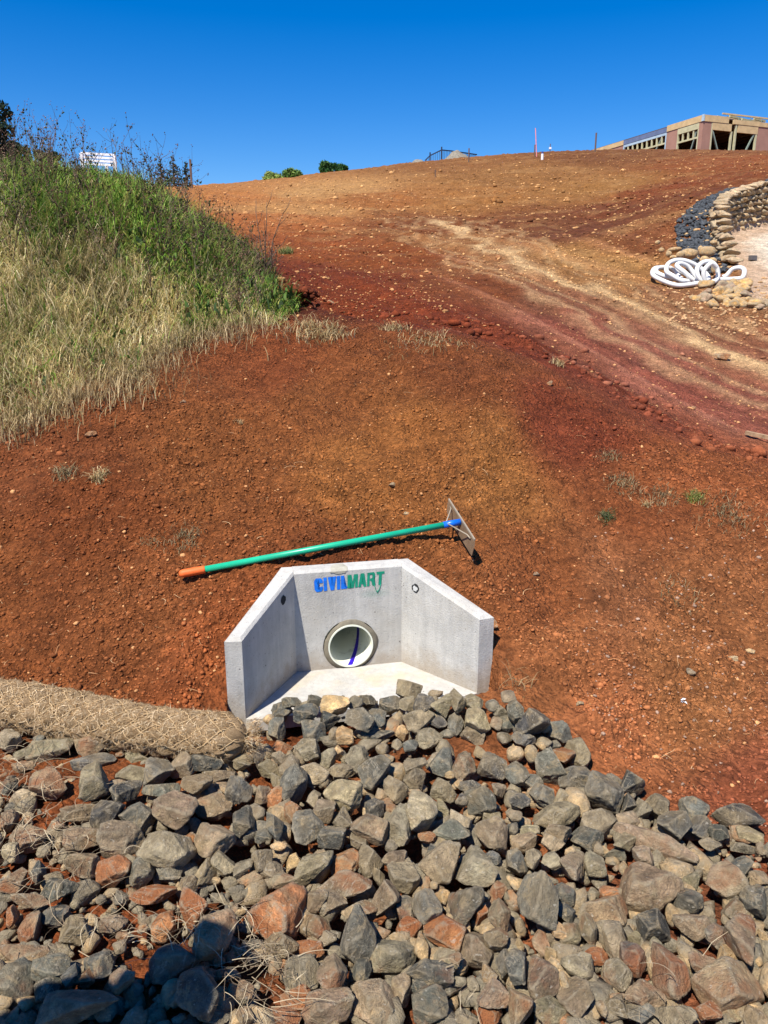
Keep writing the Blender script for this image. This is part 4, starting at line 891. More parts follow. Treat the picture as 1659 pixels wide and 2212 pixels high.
# ------------------------------------------------------------------ coir log
def coir_log():
    root = empty('coir_log', (0, 0, 0), label='thick brown coir fibre log wrapped in rope netting, lying above the rocks', cat='erosion log')
    cl_ = [(-2.9, 2.86, 0.13), (-2.2, 2.80, 0.12), (-1.75, 2.735, 0.118), (-1.44, 2.67, 0.115), (-1.15, 2.585, 0.108), (-0.9, 2.52, 0.105), (-0.68, 2.475, 0.10), (-0.54, 2.455, 0.10), (-0.495, 2.45, 0.10)]
    P = np.array(catmull(cl_, 40)); seg = np.linalg.norm(np.diff(P, axis=0), axis=1); S = np.concatenate([[0], np.cumsum(seg)]); Lg = S[-1]
    nu = int(Lg/0.0075); su = np.linspace(0, Lg, nu); C = np.stack([np.interp(su, S, P[:, k]) for k in range(3)], 1)
    Tn = np.gradient(C, axis=0); Tn /= np.linalg.norm(Tn, axis=1)[:, None]
    U = np.array([0, 0, 1.0]); Sd = np.cross(Tn, U); Sd /= np.linalg.norm(Sd, axis=1)[:, None]; Up = np.cross(Sd, Tn)
    nv = 150; R0 = 0.090; pitch = 0.082; nstr = 15
    A2, SU = np.meshgrid(np.linspace(0, 2*math.pi, nv, endpoint=False), su)
    endf = np.sqrt(np.clip(1-np.clip((SU-(Lg-0.11))/0.115, 0, 1)**2.2, 0.0, 1))*0.97+0.03
    def radius(s_, a_):
        p = s_/pitch+a_/(2*math.pi)*nstr/2; q = s_/pitch-a_/(2*math.pi)*nstr/2
        bul = np.abs(np.sin(math.pi*p))*np.abs(np.sin(math.pi*q))
        return R0*(1+0.05*np.sin(s_*5.1)+0.035*np.sin(s_*11+1))+0.016*bul**0.7-0.009+0.006*fbm(s_*9, a_*1.5, 15, 3)+0.004*fbm(s_*30, a_*3.2, 5, 4)
    Rr = radius(SU, A2)*endf
    pos = C[:, None]+(Sd[:, None]*np.cos(A2)[..., None]+Up[:, None]*np.sin(A2)[..., None])*Rr[..., None]
    ids = np.arange(nu*nv).reshape(nu, nv); nx_ = np.roll(ids, -1, 1)
    Fq = np.stack([ids[:-1], nx_[:-1], nx_[1:], ids[1:]], -1).reshape(-1, 4)
    m, nt, b = new_mat('coir_fibre', 0.95, 0.1)
    geo = nt.nodes.new('ShaderNodeNewGeometry').outputs['Position']
    mp = N(nt, 'ShaderNodeMapping'); mp.inputs['Scale'].default_value = (1, 1.6, 3.5); mp.inputs['Rotation'].default_value = (0.4, 0.5, 0.3); nt.links.new(geo, mp.inputs[0])
    c = ramp(nt, noise(nt, mp.outputs[0], 70, 6, 0.75, 1.6), [(0.30, (0.10, 0.055, 0.022)), (0.50, (0.36, 0.235, 0.12)), (0.66, (0.70, 0.53, 0.33))])
    c = mixc(nt, ramp(nt, noise(nt, geo, 6, 3), [(0.42, grey(0)), (0.62, grey(0.6))]), c, (0.50, 0.34, 0.19))
    nt.links.new(c, b.inputs['Base Color']); bump(nt, b, noise(nt, mp.outputs[0], 130, 6, 0.8, 2.0), 1.0, 0.012)
    link('log_body', np_mesh('log_body', pos.reshape(-1, 3), Fq, m, True), root)
    M_ROPE = simple('coir_rope', (0.44, 0.31, 0.17), 0.9, 0.1, 0.25, 90, 0.002)
    def pt(s_, a_, off=0.0):
        i = min(max(s_/Lg*(nu-1), 0), nu-1.001); k = int(i); f_ = i-k; c_ = C[k]*(1-f_)+C[k+1]*f_
        ef = math.sqrt(max(0, 1-max(0, min(1, (s_-(Lg-0.11))/0.115))**2.2))*0.97+0.03
        r_ = (float(radius(np.array([s_]), np.array([a_]))[0])+off)*ef
        return c_+(Sd[k]*math.cos(a_)+Up[k]*math.sin(a_))*r_
    s0 = max(0.0, Lg-2.0)
    for sgn in (-1, 1):
        for j in range(-60, 90):
            # strand: s/pitch + sgn*a*n/(4pi) = j  over the visible half turn, one strand per diamond line
            path = []
            for a_ in np.linspace(-0.5, math.pi+0.5, 40):
                s_ = (j-sgn*a_/(2*math.pi)*nstr/2)*pitch
                if s0 < s_ < Lg-0.01: path.append(pt(s_, a_, 0.0075))
            if len(path) > 4:
                MB().tube([q_+np.array([random.gauss(0, .003), random.gauss(0, .003), random.gauss(0, .0018)]) for q_ in path], 0.0019, 5).build('net_strand', M_ROPE, root, smooth=True)
    # loose fibres
    nf = 30000; rs = np.random.RandomState(3); ss = rs.uniform(s0, Lg-0.005, nf); aa = rs.uniform(-0.9, math.pi+0.9, nf)
    k = np.clip((ss/Lg*(nu-1)).astype(int), 0, nu-2)
    ef = np.sqrt(np.clip(1-np.clip((ss-(Lg-0.11))/0.115, 0, 1)**2.2, 0, 1))*0.97+0.03
    rad = radius(ss, aa)*ef; nrm = Sd[k]*np.cos(aa)[:, None]+Up[k]*np.sin(aa)[:, None]
    nrm[ss > Lg-0.05] += Tn[k][ss > Lg-0.05]*1.0
    tang = np.cross(Tn[k], nrm); mixw = rs.normal(size=(nf, 2)); lay = Tn[k]*mixw[:, :1]+tang*mixw[:, 1:]; lay /= np.linalg.norm(lay, axis=1)[:, None]
    lenf = rs.uniform(0.008, 0.030, nf)[:, None]; lift = rs.uniform(0.05, 0.6, nf)[:, None]**1.5
    p0 = C[k]+nrm*rad[:, None]*0.99; p1 = p0+lay*lenf*0.5+nrm*lenf*0.35*lift+nrm*0.001; p2 = p1+(lay*0.5+rs.normal(size=(nf, 3))*0.35+nrm*(lift-0.3)*0.4)*lenf
    wv = np.cross(lay, nrm); wv /= np.linalg.norm(wv, axis=1)[:, None]; wv *= rs.uniform(0.0004, 0.0009, nf)[:, None]
    V = np.stack([p0-wv, p0+wv, p1-wv, p1+wv, p2], 1).reshape(-1, 3); o_ = np.arange(nf)*5
    Ft = np.concatenate([np.stack([o_, o_+1, o_+3], 1), np.stack([o_, o_+3, o_+2], 1), np.stack([o_+2, o_+3, o_+4], 1)])
    base = np.array([[0.52, 0.35, 0.18], [0.64, 0.50, 0.32], [0.30, 0.18, 0.08]])[rs.randint(0, 3, nf)]*rs.uniform(.7, 1.25, (nf, 1))
    link('loose_fibres', np_mesh('loose_fibres', V, Ft, M_STRAW, False, np.repeat(base, 5, 0)), root, kind='stuff')
coir_log()

# ------------------------------------------------------------------ grass, weeds, straw
def blades(name, base, length, width, color, bend, seed, mat, parent=None, seg=3, droop=None, **k):
    """base (n,3): many bent blades as one mesh"""
    rs = np.random.RandomState(seed); n_ = len(base)
    az_ = rs.uniform(0, 2*math.pi, n_); d = np.stack([np.cos(az_), np.sin(az_), np.zeros(n_)], 1)
    sd_ = np.stack([-np.sin(az_+rs.normal(0, .5, n_)), np.cos(az_), np.zeros(n_)], 1); sd_ /= np.linalg.norm(sd_, axis=1)[:, None]
    rows = []; cols = []
    for i in range(seg+1):
        t = i/seg; ang = bend*t
        h = np.sin(np.minimum(ang, 2.9))/np.maximum(bend, 1e-3) if False else None
        # arc of constant curvature
        x = (1-np.cos(bend*t))/np.maximum(bend, 1e-3)*length; z = np.sin(bend*t)/np.maximum(bend, 1e-3)*length
        c = base+d*x[:, None]+np.array([0, 0, 1.0])*z[:, None]
        w = (width*(1-t)**0.7*0.5)[:, None] if i < seg else None
        if i < seg: rows += [c-sd_*w, c+sd_*w]
        else: rows.append(c)
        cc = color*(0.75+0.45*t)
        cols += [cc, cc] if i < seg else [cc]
    nv = 2*seg+1; V = np.stack(rows, 1).reshape(-1, 3); Cc = np.stack(cols, 1).reshape(-1, 3); o_ = np.arange(n_)*nv; Ft = []
    for i in range(seg-1):
        a = o_+2*i; Ft += [np.stack([a, a+1, a+3], 1), np.stack([a, a+3, a+2], 1)]
    a = o_+2*(seg-1); Ft.append(np.stack([a, a+1, a+2], 1))
    return link(name, np_mesh(name, V, np.concatenate(Ft), mat, False, np.clip(Cc, 0, 1)), parent, **k)
GP = np.array([at_y(*p)[:2] for p in ((-300, 980, 4.1), (0, 930, 4.45), (100, 905, 4.55), (180, 870, 4.72), (290, 830, 5.0), (340, 770, 5.35), (420, 735, 5.65), (500, 712, 5.9), (610, 700, 6.1), (640, 668, 6.9))]+[[-0.90, 7.5], [-1.25, 8.4], [-2.0, 9.3], [-4, 10], [-8, 10], [-8, 3.6]])
gr = np.random.RandomState(21)
def grass_points(nw, ymax=9.5):
    out = []
    while len(out) < nw:
        x = gr.uniform(-4.6, -0.5, 4000); y = gr.uniform(4.0, ymax, 4000)
        m = (poly_sd(x, y, GP) < -0.02+0.1*vnoise(x*5, y*5, 4)) & (x/y > -0.68)
        out += list(zip(x[m], y[m]))
    return np.array(out[:nw])
def gx(c): return s2l(c)*1.05
# zones by height on the bank (0 low and dry .. 1 high and green)
pt_ = grass_points(66000); zg = height(pt_[:, 0], pt_[:, 1])
u_ = (zg-EYE)/pt_[:, 1]; pyv = u_   # slope angle seen from the eye
green = sstep(u_-(-0.02+0.05*(-pt_[:, 0]-1))+0.05*vnoise(pt_[:, 0]*1.6, pt_[:, 1]*1.6, 6)+0.03*vnoise(pt_[:, 0]*5, pt_[:, 1]*5, 16), -0.02, 0.035)
clump = vnoise(pt_[:, 0]*3.5, pt_[:, 1]*3.5, 8); dark = sstep(clump, 0.05, 0.5)
isg = gr.rand(len(pt_)) < (0.05+0.83*green)
pal_g = s2l(np.array([[126, 164, 60], [98, 136, 50], [168, 196, 98], [142, 152, 74], [176, 172, 96]]))*1.05; pal_s = s2l(np.array([[212, 190, 138], [186, 164, 112], [230, 212, 168], [158, 146, 96], [150, 152, 88]]))*1.22
def grass_set(mask, pal, ln, wd, bd_, name, label, seed, dk):
    p = pt_[mask]; base = np.column_stack([p, zg[mask]-0.02]); m_ = len(p); rs = np.random.RandomState(seed)
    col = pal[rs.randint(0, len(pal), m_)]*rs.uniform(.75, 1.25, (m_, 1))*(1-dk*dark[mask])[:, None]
    L_ = rs.uniform(*ln, m_)*(0.75+0.45*sstep(clump[mask], -0.6, 0.6))*(0.55+0.45*sstep(-poly_sd(p[:, 0], p[:, 1], GP), 0.0, 0.5))
    blades(name, base, L_, rs.uniform(*wd, m_), col, rs.uniform(*bd_, m_), seed, M_GRASS, kind='stuff', label=label)
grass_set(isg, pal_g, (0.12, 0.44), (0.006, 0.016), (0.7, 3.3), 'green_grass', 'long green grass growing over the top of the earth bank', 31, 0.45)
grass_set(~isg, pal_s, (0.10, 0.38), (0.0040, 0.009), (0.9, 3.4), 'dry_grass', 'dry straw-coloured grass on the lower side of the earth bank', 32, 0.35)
mb_ = isg & (gr.rand(len(pt_)) < 0.16); p = pt_[mb_]; m_ = len(p)
blades('broad_weeds', np.column_stack([p, zg[mb_]+gr.uniform(0, .16, m_)]), gr.uniform(.06, .17, m_), gr.uniform(.014, .034, m_), s2l(np.array([[70, 96, 40], [96, 124, 52], [58, 80, 40], [112, 100, 60]]))[gr.randint(0, 4, m_)]*gr.uniform(.7, 1.3, (m_, 1)), gr.uniform(.9, 3.0, m_), 35, M_GRASS, kind='stuff', label='broad-leaved weeds among the long grass on the bank')
# overhanging dry fringe at the foot of the bank
fr = []
Pf = np.array([at_y(*p) for p in ((0, 965, 4.32), (60, 930, 4.45), (140, 905, 4.58), (200, 880, 4.7), (270, 850, 4.85), (330, 800, 5.2), (400, 750, 5.55), (480, 722, 5.8), (560, 706, 6.0))])
for i in range(3600):
    k = gr.randint(0, len(Pf)-1); t = gr.rand(); p = Pf[k]*(1-t)+Pf[k+1]*t; w_ = 1+1.3*max(0, float(vnoise(np.array([p[0]*4]), np.array([p[1]*4]), 91)[0])); p = p+np.array([gr.normal(0, .09)*w_, gr.normal(0.03, .09)*w_, 0]); fr.append(p)
fr = np.array(fr); fr[:, 2] = height(fr[:, 0], fr[:, 1])-0.01; nf = len(fr)
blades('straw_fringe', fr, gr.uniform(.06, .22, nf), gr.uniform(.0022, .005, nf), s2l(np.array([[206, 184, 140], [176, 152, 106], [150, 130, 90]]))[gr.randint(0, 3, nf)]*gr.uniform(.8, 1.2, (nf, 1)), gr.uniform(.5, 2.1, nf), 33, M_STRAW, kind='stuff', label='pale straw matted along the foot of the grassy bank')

# tall dead weeds: dark stems with side twigs and seed heads
def weeds(nw, seed):
    rs = np.random.RandomState(seed); mb = []; V = []; Fk = []; Cc = []; b0 = 0
    def strip(p, q, w0, w1, col):
        nonlocal b0
        d = q-p; s_ = np.cross(d, np.array([0.2, 1, 0.1])); s_ /= (np.linalg.norm(s_)+1e-9); s2 = np.cross(d, s_); s2 /= (np.linalg.norm(s2)+1e-9)
        for a_, w_ in ((p, w0), (q, w1)):
            for an in (0, 2.1, 4.2): V.append(a_+(s_*math.cos(an)+s2*math.sin(an))*w_); Cc.append(col)
        for i in range(3): Fk.extend([(b0+i, b0+(i+1) % 3, b0+3+(i+1) % 3), (b0+i, b0+3+(i+1) % 3, b0+3+i)])
        b0 += 6
    def blob(p, r, col):
        nonlocal b0
        o = rs.normal(size=(6, 3))*0.25*r; B_ = np.array([(1, 0, 0), (-1, 0, 0), (0, 1, 0), (0, -1, 0), (0, 0, 1.2), (0, 0, -1.2)])*r+o
        for q in B_: V.append(p+q); Cc.append(col)
        for f in ((0, 2, 4), (2, 1, 4), (1, 3, 4), (3, 0, 4), (2, 0, 5), (1, 2, 5), (3, 1, 5), (0, 3, 5)): Fk.append(tuple(b0+i for i in f))
        b0 += 6
    cnt = 0
    while cnt < nw:
        x = rs.uniform(-4.4, -0.9); y = rs.uniform(6.0, 8.2)
        if x/y < -0.62 or poly_sd(np.array([x]), np.array([y]), GP)[0] > -0.12: continue
        dens = 0.6+0.6*vnoise(np.array([x*1.3]), np.array([y*1.3]), 17)[0]
        if rs.rand() > dens: continue
        cnt += 1
        col = s2l(np.array([[98, 74, 62], [118, 92, 76], [78, 60, 54], [140, 122, 102]][rs.randint(4)]))*rs.uniform(.8, 1.2)
        p = np.array([x, y, hz(x, y)-0.02]); tall = rs.uniform(0.30, 0.62)*(0.7+0.3*sstep(np.array(-x), 0.8, 2.2)); d = np.array([rs.normal(0, .12), rs.normal(0, .12), 1.0]); ns_ = 6
        for i in range(ns_):
            q = p+d/np.linalg.norm(d)*tall/ns_; d = d+rs.normal(0, .13, 3)*np.array([1, 1, .3]); strip(p, q, 0.0042*(1-i/ns_)+.0012, 0.0042*(1-(i+1)/ns_)+.001, col)
            if i >= 1:
                for _ in range(rs.randint(1, 4)):
                    e = np.array([rs.normal(0, .6), rs.normal(0, .6), rs.uniform(.3, 1.0)]); e /= np.linalg.norm(e); L_ = rs.uniform(.05, .16); t1 = q+e*L_*.6; t2 = t1+(e+np.array([0, 0, .4]))*L_*.4
                    strip(q, t1, .0016, .0012, col); strip(t1, t2, .0012, .0008, col)
                    for kk in range(rs.randint(1, 4)): blob(t2+rs.normal(0, .012, 3), rs.uniform(.003, .0065), col*rs.uniform(.7, 1.3)*np.array([1.1, .95, .95]))
                    if rs.rand() < .4:
                        lf = s2l(np.array([70, 76, 44]))*rs.uniform(.6, 1.2)
                        for kk in range(2): pp = q+e*L_*rs.rand(); blob(pp, rs.uniform(.005, .011), lf)
            p = q
    return np_mesh('dead_weeds', np.array(V), np.array(Fk), M_STRAW, False, np.clip(np.array(Cc), 0, 1))
link('dead_weeds', weeds(230, 5), kind='stuff', label='tall dead brown weeds with seed heads standing along the top of the bank')

# bare shrub, right of the bank
def bare_shrub():
    p0 = at_y(558, 530, 9.0); gp = on_ground_px(560, 545); x, y = gp[0], gp[1]; z = hz(x, y)
    x, y = at_y(565, 540, 7.6)[:2]; z = hz(x, y)
    root = empty('bare_shrub', (x, y, z-0.05), 0, label='leafless twiggy shrub standing at the right edge of the grassy bank', cat='shrub')
    rs = random.Random(4); M_TW = simple('grey_twig', (0.13, 0.095, 0.07), 0.9, 0.1, 0.3, 40)
    H_ = 0.62+0.0
    for i in range(8):
        d = Vector((rs.uniform(-.45, .45), rs.uniform(-.3, .3), 1)).normalized(); p = Vector((rs.uniform(-.05, .05), rs.uniform(-.05, .05), 0)); pts = [p.copy()]; L_ = H_*rs.uniform(.6, 1.25)
        subs = []
        for k_ in range(6):
            d = (d+Vector((rs.gauss(0, .16), rs.gauss(0, .16), rs.gauss(0, .05)))).normalized(); p = p+d*L_/6; pts.append(p.copy())
            if k_ > 1: subs.append((p.copy(), (d+Vector((rs.gauss(0, .7), rs.gauss(0, .5), .1))).normalized()))
        mb = MB(); mb.tube(pts, [0.009*(1-j/8) for j in range(7)], 6)
        for q, e in subs: mb.tube([q, q+e*0.08, q+(e+Vector((0, 0, .3)))*0.13], [0.0035, 0.0025, 0.0015], 5)
        mb.build('branch', M_TW, root, smooth=True)
bare_shrub()
# ------------------------------------------------------------------ clods, pebbles, litter
def px_points(nw, x0, x1, y0, y1, seed, test=None):
    rs = np.random.RandomState(seed); out = []
    L_ = 0
    px = rs.uniform(x0, x1, nw); py = rs.uniform(y0, y1, nw)
    d = np.stack([(px-CX)/F, math.cos(PITCH)+(CY-py)/F*math.sin(PITCH), -math.sin(PITCH)+(CY-py)/F*math.cos(PITCH)], 1)
    t = np.exp(np.linspace(math.log(1.2), math.log(70), 150)); res = np.full((nw, 3), np.nan)
    for i in range(0, nw, 1500):
        dd = d[i:i+1500]; x = dd[:, 0:1]*t; y = dd[:, 1:2]*t; z = height0(x, y); h = EYE+dd[:, 2:3]*t; below = h < z; k = np.argmax(below, 1); ok = below.any(1) & (k > 0); kk = np.maximum(k, 1); r_ = np.arange(len(dd))
        a = (h-z)[r_, kk-1]; b_ = (h-z)[r_, kk]; s_ = a/(a-b_+1e-9); tt = t[kk-1]+(t[kk]-t[kk-1])*s_
        q = dd*tt[:, None]; res[i:i+1500] = np.where(ok[:, None], q, np.nan)
    res = res[~np.isnan(res[:, 0])]; res[:, 2] = height(res[:, 0], res[:, 1])
    hd = poly_sd(res[:, 0], res[:, 1], HPOLY); rp = poly_sd(res[:, 0], res[:, 1], RIPP)
    return res[(hd > 0.12) & (rp > 0.03)]
cs = np.random.RandomState(77)
# icosahedron shapes for the smallest pieces
bm = bmesh.new(); bmesh.ops.create_icosphere(bm, subdivisions=1, radius=1.0); I0 = np.array([v.co[:] for v in bm.verts]); If = np.array([[v.index for v in f.verts] for f in bm.faces]); bm.free()
TINY = [(I0*(1+0.28*cs.normal(size=(len(I0), 1))*0.8), If) for _ in range(14)]
pc = px_points(42000, -60, 1720, 690, 1790, 1); pc = pc[np.hypot(pc[:, 0], pc[:, 1]) < 6.6]
patch = sstep(fbm(pc[:, 0]*1.1+4, pc[:, 1]*1.1, 44, 3), -0.28, 0.18); keep = cs.rand(len(pc)) < 0.35+0.65*patch; pc = pc[keep]
rr_ = np.hypot(pc[:, 0], pc[:, 1]); sz_ = np.exp(cs.normal(math.log(0.0050), 0.38, len(pc)))*(0.85+0.10*rr_)*0.9; sz_ = np.clip(sz_, 0.003, 0.034)
col = soil_color(pc[:, 0], pc[:, 1])*cs.uniform(.72, 1.22, (len(pc), 1)); lt = cs.rand(len(pc)) < 0.03; col[lt] = s2l(np.array([200, 146, 96]))*cs.uniform(.7, 1.2, (lt.sum(), 1))
gy = (cs.rand(len(pc)) < 0.10) & (pc[:, 0] > 0.8) & (pc[:, 1] < 3.8); col[gy] = s2l(np.array([170, 140, 118]))*cs.uniform(.7, 1.1, (gy.sum(), 1))
link('soil_clods', scatter_mesh('soil_clods', pc, sz_, np.clip(col, 0.01, 0.8), TINY, M_CLOD, (0.5, 0.9), False, 0.36, 6), kind='stuff', label='crumbly red soil clods covering the near slope')
ph2 = px_points(34000, -20, 1690, 322, 930, 2); ph2 = ph2[np.hypot(ph2[:, 0], ph2[:, 1]) > 6.4]
ph2 = ph2[poly_sd(ph2[:, 0], ph2[:, 1], PADP) > 0.0]; rr_ = np.hypot(ph2[:, 0], ph2[:, 1])
smooth_zone = (ph2[:, 0] > 0.8) & (rr_ < 11); ph2 = ph2[~smooth_zone | (cs.rand(len(ph2)) < 0.28)]; rr_ = np.hypot(ph2[:, 0], ph2[:, 1])
g_ = poly_sd(ph2[:, 0], ph2[:, 1], GP); ph2 = ph2[g_ > 0.05]; rr_ = np.hypot(ph2[:, 0], ph2[:, 1])
sz_ = np.exp(cs.normal(math.log(0.0016), 0.50, len(ph2)))*np.minimum(rr_, 26)*0.62; sz_ = np.clip(sz_, 0.006, 0.13)
col = soil_color(ph2[:, 0], ph2[:, 1])*cs.uniform(.6, 1.15, (len(ph2), 1)); lt = cs.rand(len(ph2)) < 0.40; col[lt] = (col[lt]*0.45+s2l(np.array([214, 164, 108]))*0.65)*cs.uniform(.75, 1.15, (lt.sum(), 1))
link('hill_gravel', scatter_mesh('hill_gravel', ph2, sz_, np.clip(col, 0.01, 0.8), TINY, M_CLOD, (0.35, 0.8), False, 0.25, 7), kind='stuff', label='loose tan gravel and clods strewn over the cut hillside')
# windrow of red clods along the edge of the smooth cut, and at the crest
wr = []
edge_line = [at_y(*p) for p in ((700, 655, 8.4), (820, 685, 7.9), (960, 712, 7.8), (1080, 745, 7.6), (1200, 790, 7.2), (1330, 850, 6.6), (1450, 920, 6.0), (1560, 985, 5.5), (1680, 1040, 5.2))]
for i in range(420):
    k = cs.randint(0, len(edge_line)-1); t = cs.rand(); p = edge_line[k]*(1-t)+edge_line[k+1]*t+np.array([cs.normal(0, .22), cs.normal(0, .36), 0]); wr.append(p)
wr = np.array(wr); wr[:, 2] = height(wr[:, 0], wr[:, 1]); sw = np.clip(np.exp(cs.normal(math.log(0.017), .6, len(wr))), .006, .055)
link('red_clod_windrow', scatter_mesh('red_clod_windrow', wr, sw, soil_color(wr[:, 0], wr[:, 1])*cs.uniform(.75, 1.05, (len(wr), 1)), LV, M_CLOD, (0.5, 0.9), False, 0.25, 9), kind='stuff', label='row of dark red clods along the edge of the smooth cut')
fp_ = []
for i in range(900):
    g = at_y(cs.normal(640, 18), cs.normal(628, 26), cs.uniform(6.9, 7.4)); fp_.append((g[0], g[1], max(hz(g[0], g[1]), min(g[2], hz(g[0], g[1])+.13))))
fp_ = np.array(fp_); link('dug_soil_face', scatter_mesh('dug_soil_face', fp_, np.clip(np.exp(cs.normal(math.log(.015), .5, len(fp_))), .005, .04), np.tile(s2l(np.array([[104, 50, 28]])), (len(fp_), 1))*cs.uniform(.6, 1.15, (len(fp_), 1)), LV, M_CLOD, (0.6, 1.0), False, .3, 19), kind='stuff', label='dark lumpy soil face at the right end of the grassy bank')
# straw litter on soil and rocks
lb = px_points(900, -40, 1700, 700, 1700, 12); lb = lb[np.hypot(lb[:, 0], lb[:, 1]) < 6.5]
nl = len(lb); lb[:, 2] += 0.004
STRAWARGS = (lb, cs.uniform(.015, .075, nl), cs.uniform(.0012, .003, nl), s2l(np.array([[214, 176, 130], [186, 140, 96], [150, 104, 66]]))[cs.randint(0, 3, nl)], 41)
_lit = dict( kind='stuff', label='scattered bits of straw and root lying on the red soil')
def lying(name, P, length, width, color, seed, mat, seg=6, curl=1.0, **k):
    rs = np.random.RandomState(seed); n_ = len(P); a = rs.uniform(0, 2*math.pi, n_); p = P.copy(); da = rs.normal(0, .22*curl, n_); zz = rs.normal(.10, .25, n_); rows = []
    for i in range(seg+1):
        d = np.stack([np.cos(a), np.sin(a), zz], 1); s_ = np.stack([-np.sin(a), np.cos(a), rs.normal(0, .4, n_)*0+.3], 1); w = (width*.5*(1-.6*i/seg))[:, None]
        rows += [p-s_*w, p+s_*w]; p = p+d*(length/seg)[:, None]; a = a+da+rs.normal(0, .12*curl, n_); zz = zz*0.8-0.10
    nv = 2*(seg+1); V = np.stack(rows, 1).reshape(-1, 3); o_ = np.arange(n_)*nv; Fk = []
    for i in range(seg): q = o_+2*i; Fk += [np.stack([q, q+1, q+3, q+2], 1)]
    return link(name, np_mesh(name, V, np.concatenate(Fk), mat, False, np.repeat(np.clip(color, 0, 1), nv, 0)), None, **k)
sp = []
for (a, b_, sx, sy, nn) in ((50, 1740, 50, 90, 130), (30, 1640, 40, 40, 50), (560, 2090, 45, 55, 90), (330, 2000, 90, 30, 45), (150, 1830, 60, 50, 40), (450, 1990, 40, 30, 35), (200, 1950, 60, 60, 20), (160, 1600, 60, 60, 20), (1000, 2140, 40, 30, 8), (1430, 2130, 50, 50, 8)):
    for _ in range(nn):
        g = at_z(cs.normal(a, sx), cs.normal(b_, sy), cs.uniform(0.05, 0.11)); sp.append(g)
sp = np.array(sp); ns_ = len(sp)
lying('straw_litter', *STRAWARGS, M_STRAW, **_lit)
lying('dead_grass_stalks', sp, cs.uniform(.03, .14, ns_), cs.uniform(.0010, .0026, ns_), s2l(np.array([[180, 164, 134], [156, 138, 110], [124, 106, 84]]))[cs.randint(0, 3, ns_)], 42, M_STRAW, kind='stuff', label='bleached dead grass stalks lying over the rocks')
# tufts that can be told apart
def tuft(px, py, n_, ln, wid, pal, label, seed, spread=0.03, bendr=(1.3, 3.1), group=None):
    n_ = int(n_*1.5); g = on_ground_px(px, py); z = hz(g[0], g[1]); rs = np.random.RandomState(seed)
    base = np.column_stack([rs.normal(0, spread, n_), rs.normal(0, spread, n_), np.zeros(n_)]); base[:, 2] = height(base[:, 0]+g[0], base[:, 1]+g[1])-z-0.004
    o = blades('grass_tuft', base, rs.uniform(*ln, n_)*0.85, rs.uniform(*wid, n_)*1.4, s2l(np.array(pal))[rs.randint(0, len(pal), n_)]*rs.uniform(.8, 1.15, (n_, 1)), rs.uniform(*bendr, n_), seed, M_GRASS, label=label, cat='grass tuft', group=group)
    o.location = (g[0], g[1], z); return o
STR = [[214, 192, 146], [184, 158, 112], [154, 136, 92]]; GRN = [[104, 132, 66], [140, 150, 92], [170, 160, 110]]; DRY = [[150, 136, 100], [120, 108, 76], [176, 156, 118]]
for i, (a, b_, n_, ln, wd, pal, lab, spd) in enumerate((
    (215, 1045, 90, (.05, .13), (.002, .004), STR, 'bright straw tuft on bare soil below the left end of the grassy bank', .02),
    (140, 1035, 80, (.05, .11), (.002, .004), DRY, 'dull straw tuft just left of the bright straw tuft', .03),
    (160, 880, 110, (.05, .14), (.002, .004), STR, 'splayed straw tuft hanging from the foot of the grassy bank', .03),
    (520, 930, 26, (.03, .07), (.0015, .003), STR, 'tiny wiry straw tuft alone on the slope above the rake', .012),
    (403, 1180, 120, (.03, .085), (.0015, .003), DRY, 'flattened greyish grass tuft left of the rake handle', .04),
    (328, 1178, 50, (.02, .06), (.0015, .003), DRY, 'small faded tuft left of the flattened greyish tuft', .025),
    (1310, 1122, 120, (.03, .075), (.0015, .003), [[96, 116, 70], [150, 150, 112], [70, 84, 52]], 'round green-centred grass tuft right of the rake', .018),
    (1500, 1092, 110, (.04, .09), (.002, .004), [[122, 140, 62], [150, 142, 88]], 'fresh yellow-green tuft among the dry patches on the right slope', .022),
    (1425, 1085, 150, (.03, .08), (.0015, .003), DRY, 'spreading dry tuft just left of the fresh yellow-green tuft', .05),
    (1345, 1060, 150, (.03, .09), (.0015, .003), DRY, 'wiry dry tuft behind the round green-centred tuft', .05),
    (1315, 990, 90, (.03, .08), (.0015, .003), DRY, 'highest dry tuft on the right slope', .035),
    (1570, 1130, 220, (.03, .09), (.0015, .003), DRY, 'widest matted dry tuft near the right edge of the slope', .075),
    (1395, 1100, 40, (.03, .07), (.002, .003), STR, 'small pale curled tuft between two dry tufts', .015),
    (1205, 800, 60, (.06, .14), (.003, .005), STR, 'pale straw wisp on the crest right of centre', .03),
    (850, 712, 90, (.05, .16), (.003, .005), STR, 'straw tuft on the crest in front of the smooth cut', .05),
    (680, 722, 260, (.08, .22), (.003, .006), STR, 'large matted straw tuft at the right foot of the grassy bank', .12),
    (617, 555, 90, (.15, .32), (.005, .010), GRN, 'bushy pale green tuft at the right tip of the bank beside the bare shrub', .06),
    (920, 745, 160, (.05, .14), (.002, .005), STR, 'low straw mat on the crest right of the large straw tuft', .14),
    (1110, 1480, 22, (.06, .16), (.0015, .003), STR, 'thin straw roots hanging beside the right headwall wing', .03),
    (260, 815, 420, (.06, .17), (.003, .005), STR, 'thick pale straw mound at the foot of the bank', .10),
    (1470, 1300, 60, (.03, .08), (.0015, .003), DRY, 'faint root tangle on the right slope above the bare patch', .06))):
    tuft(a, b_, n_, ln, wd, pal, lab, 100+i, spd)
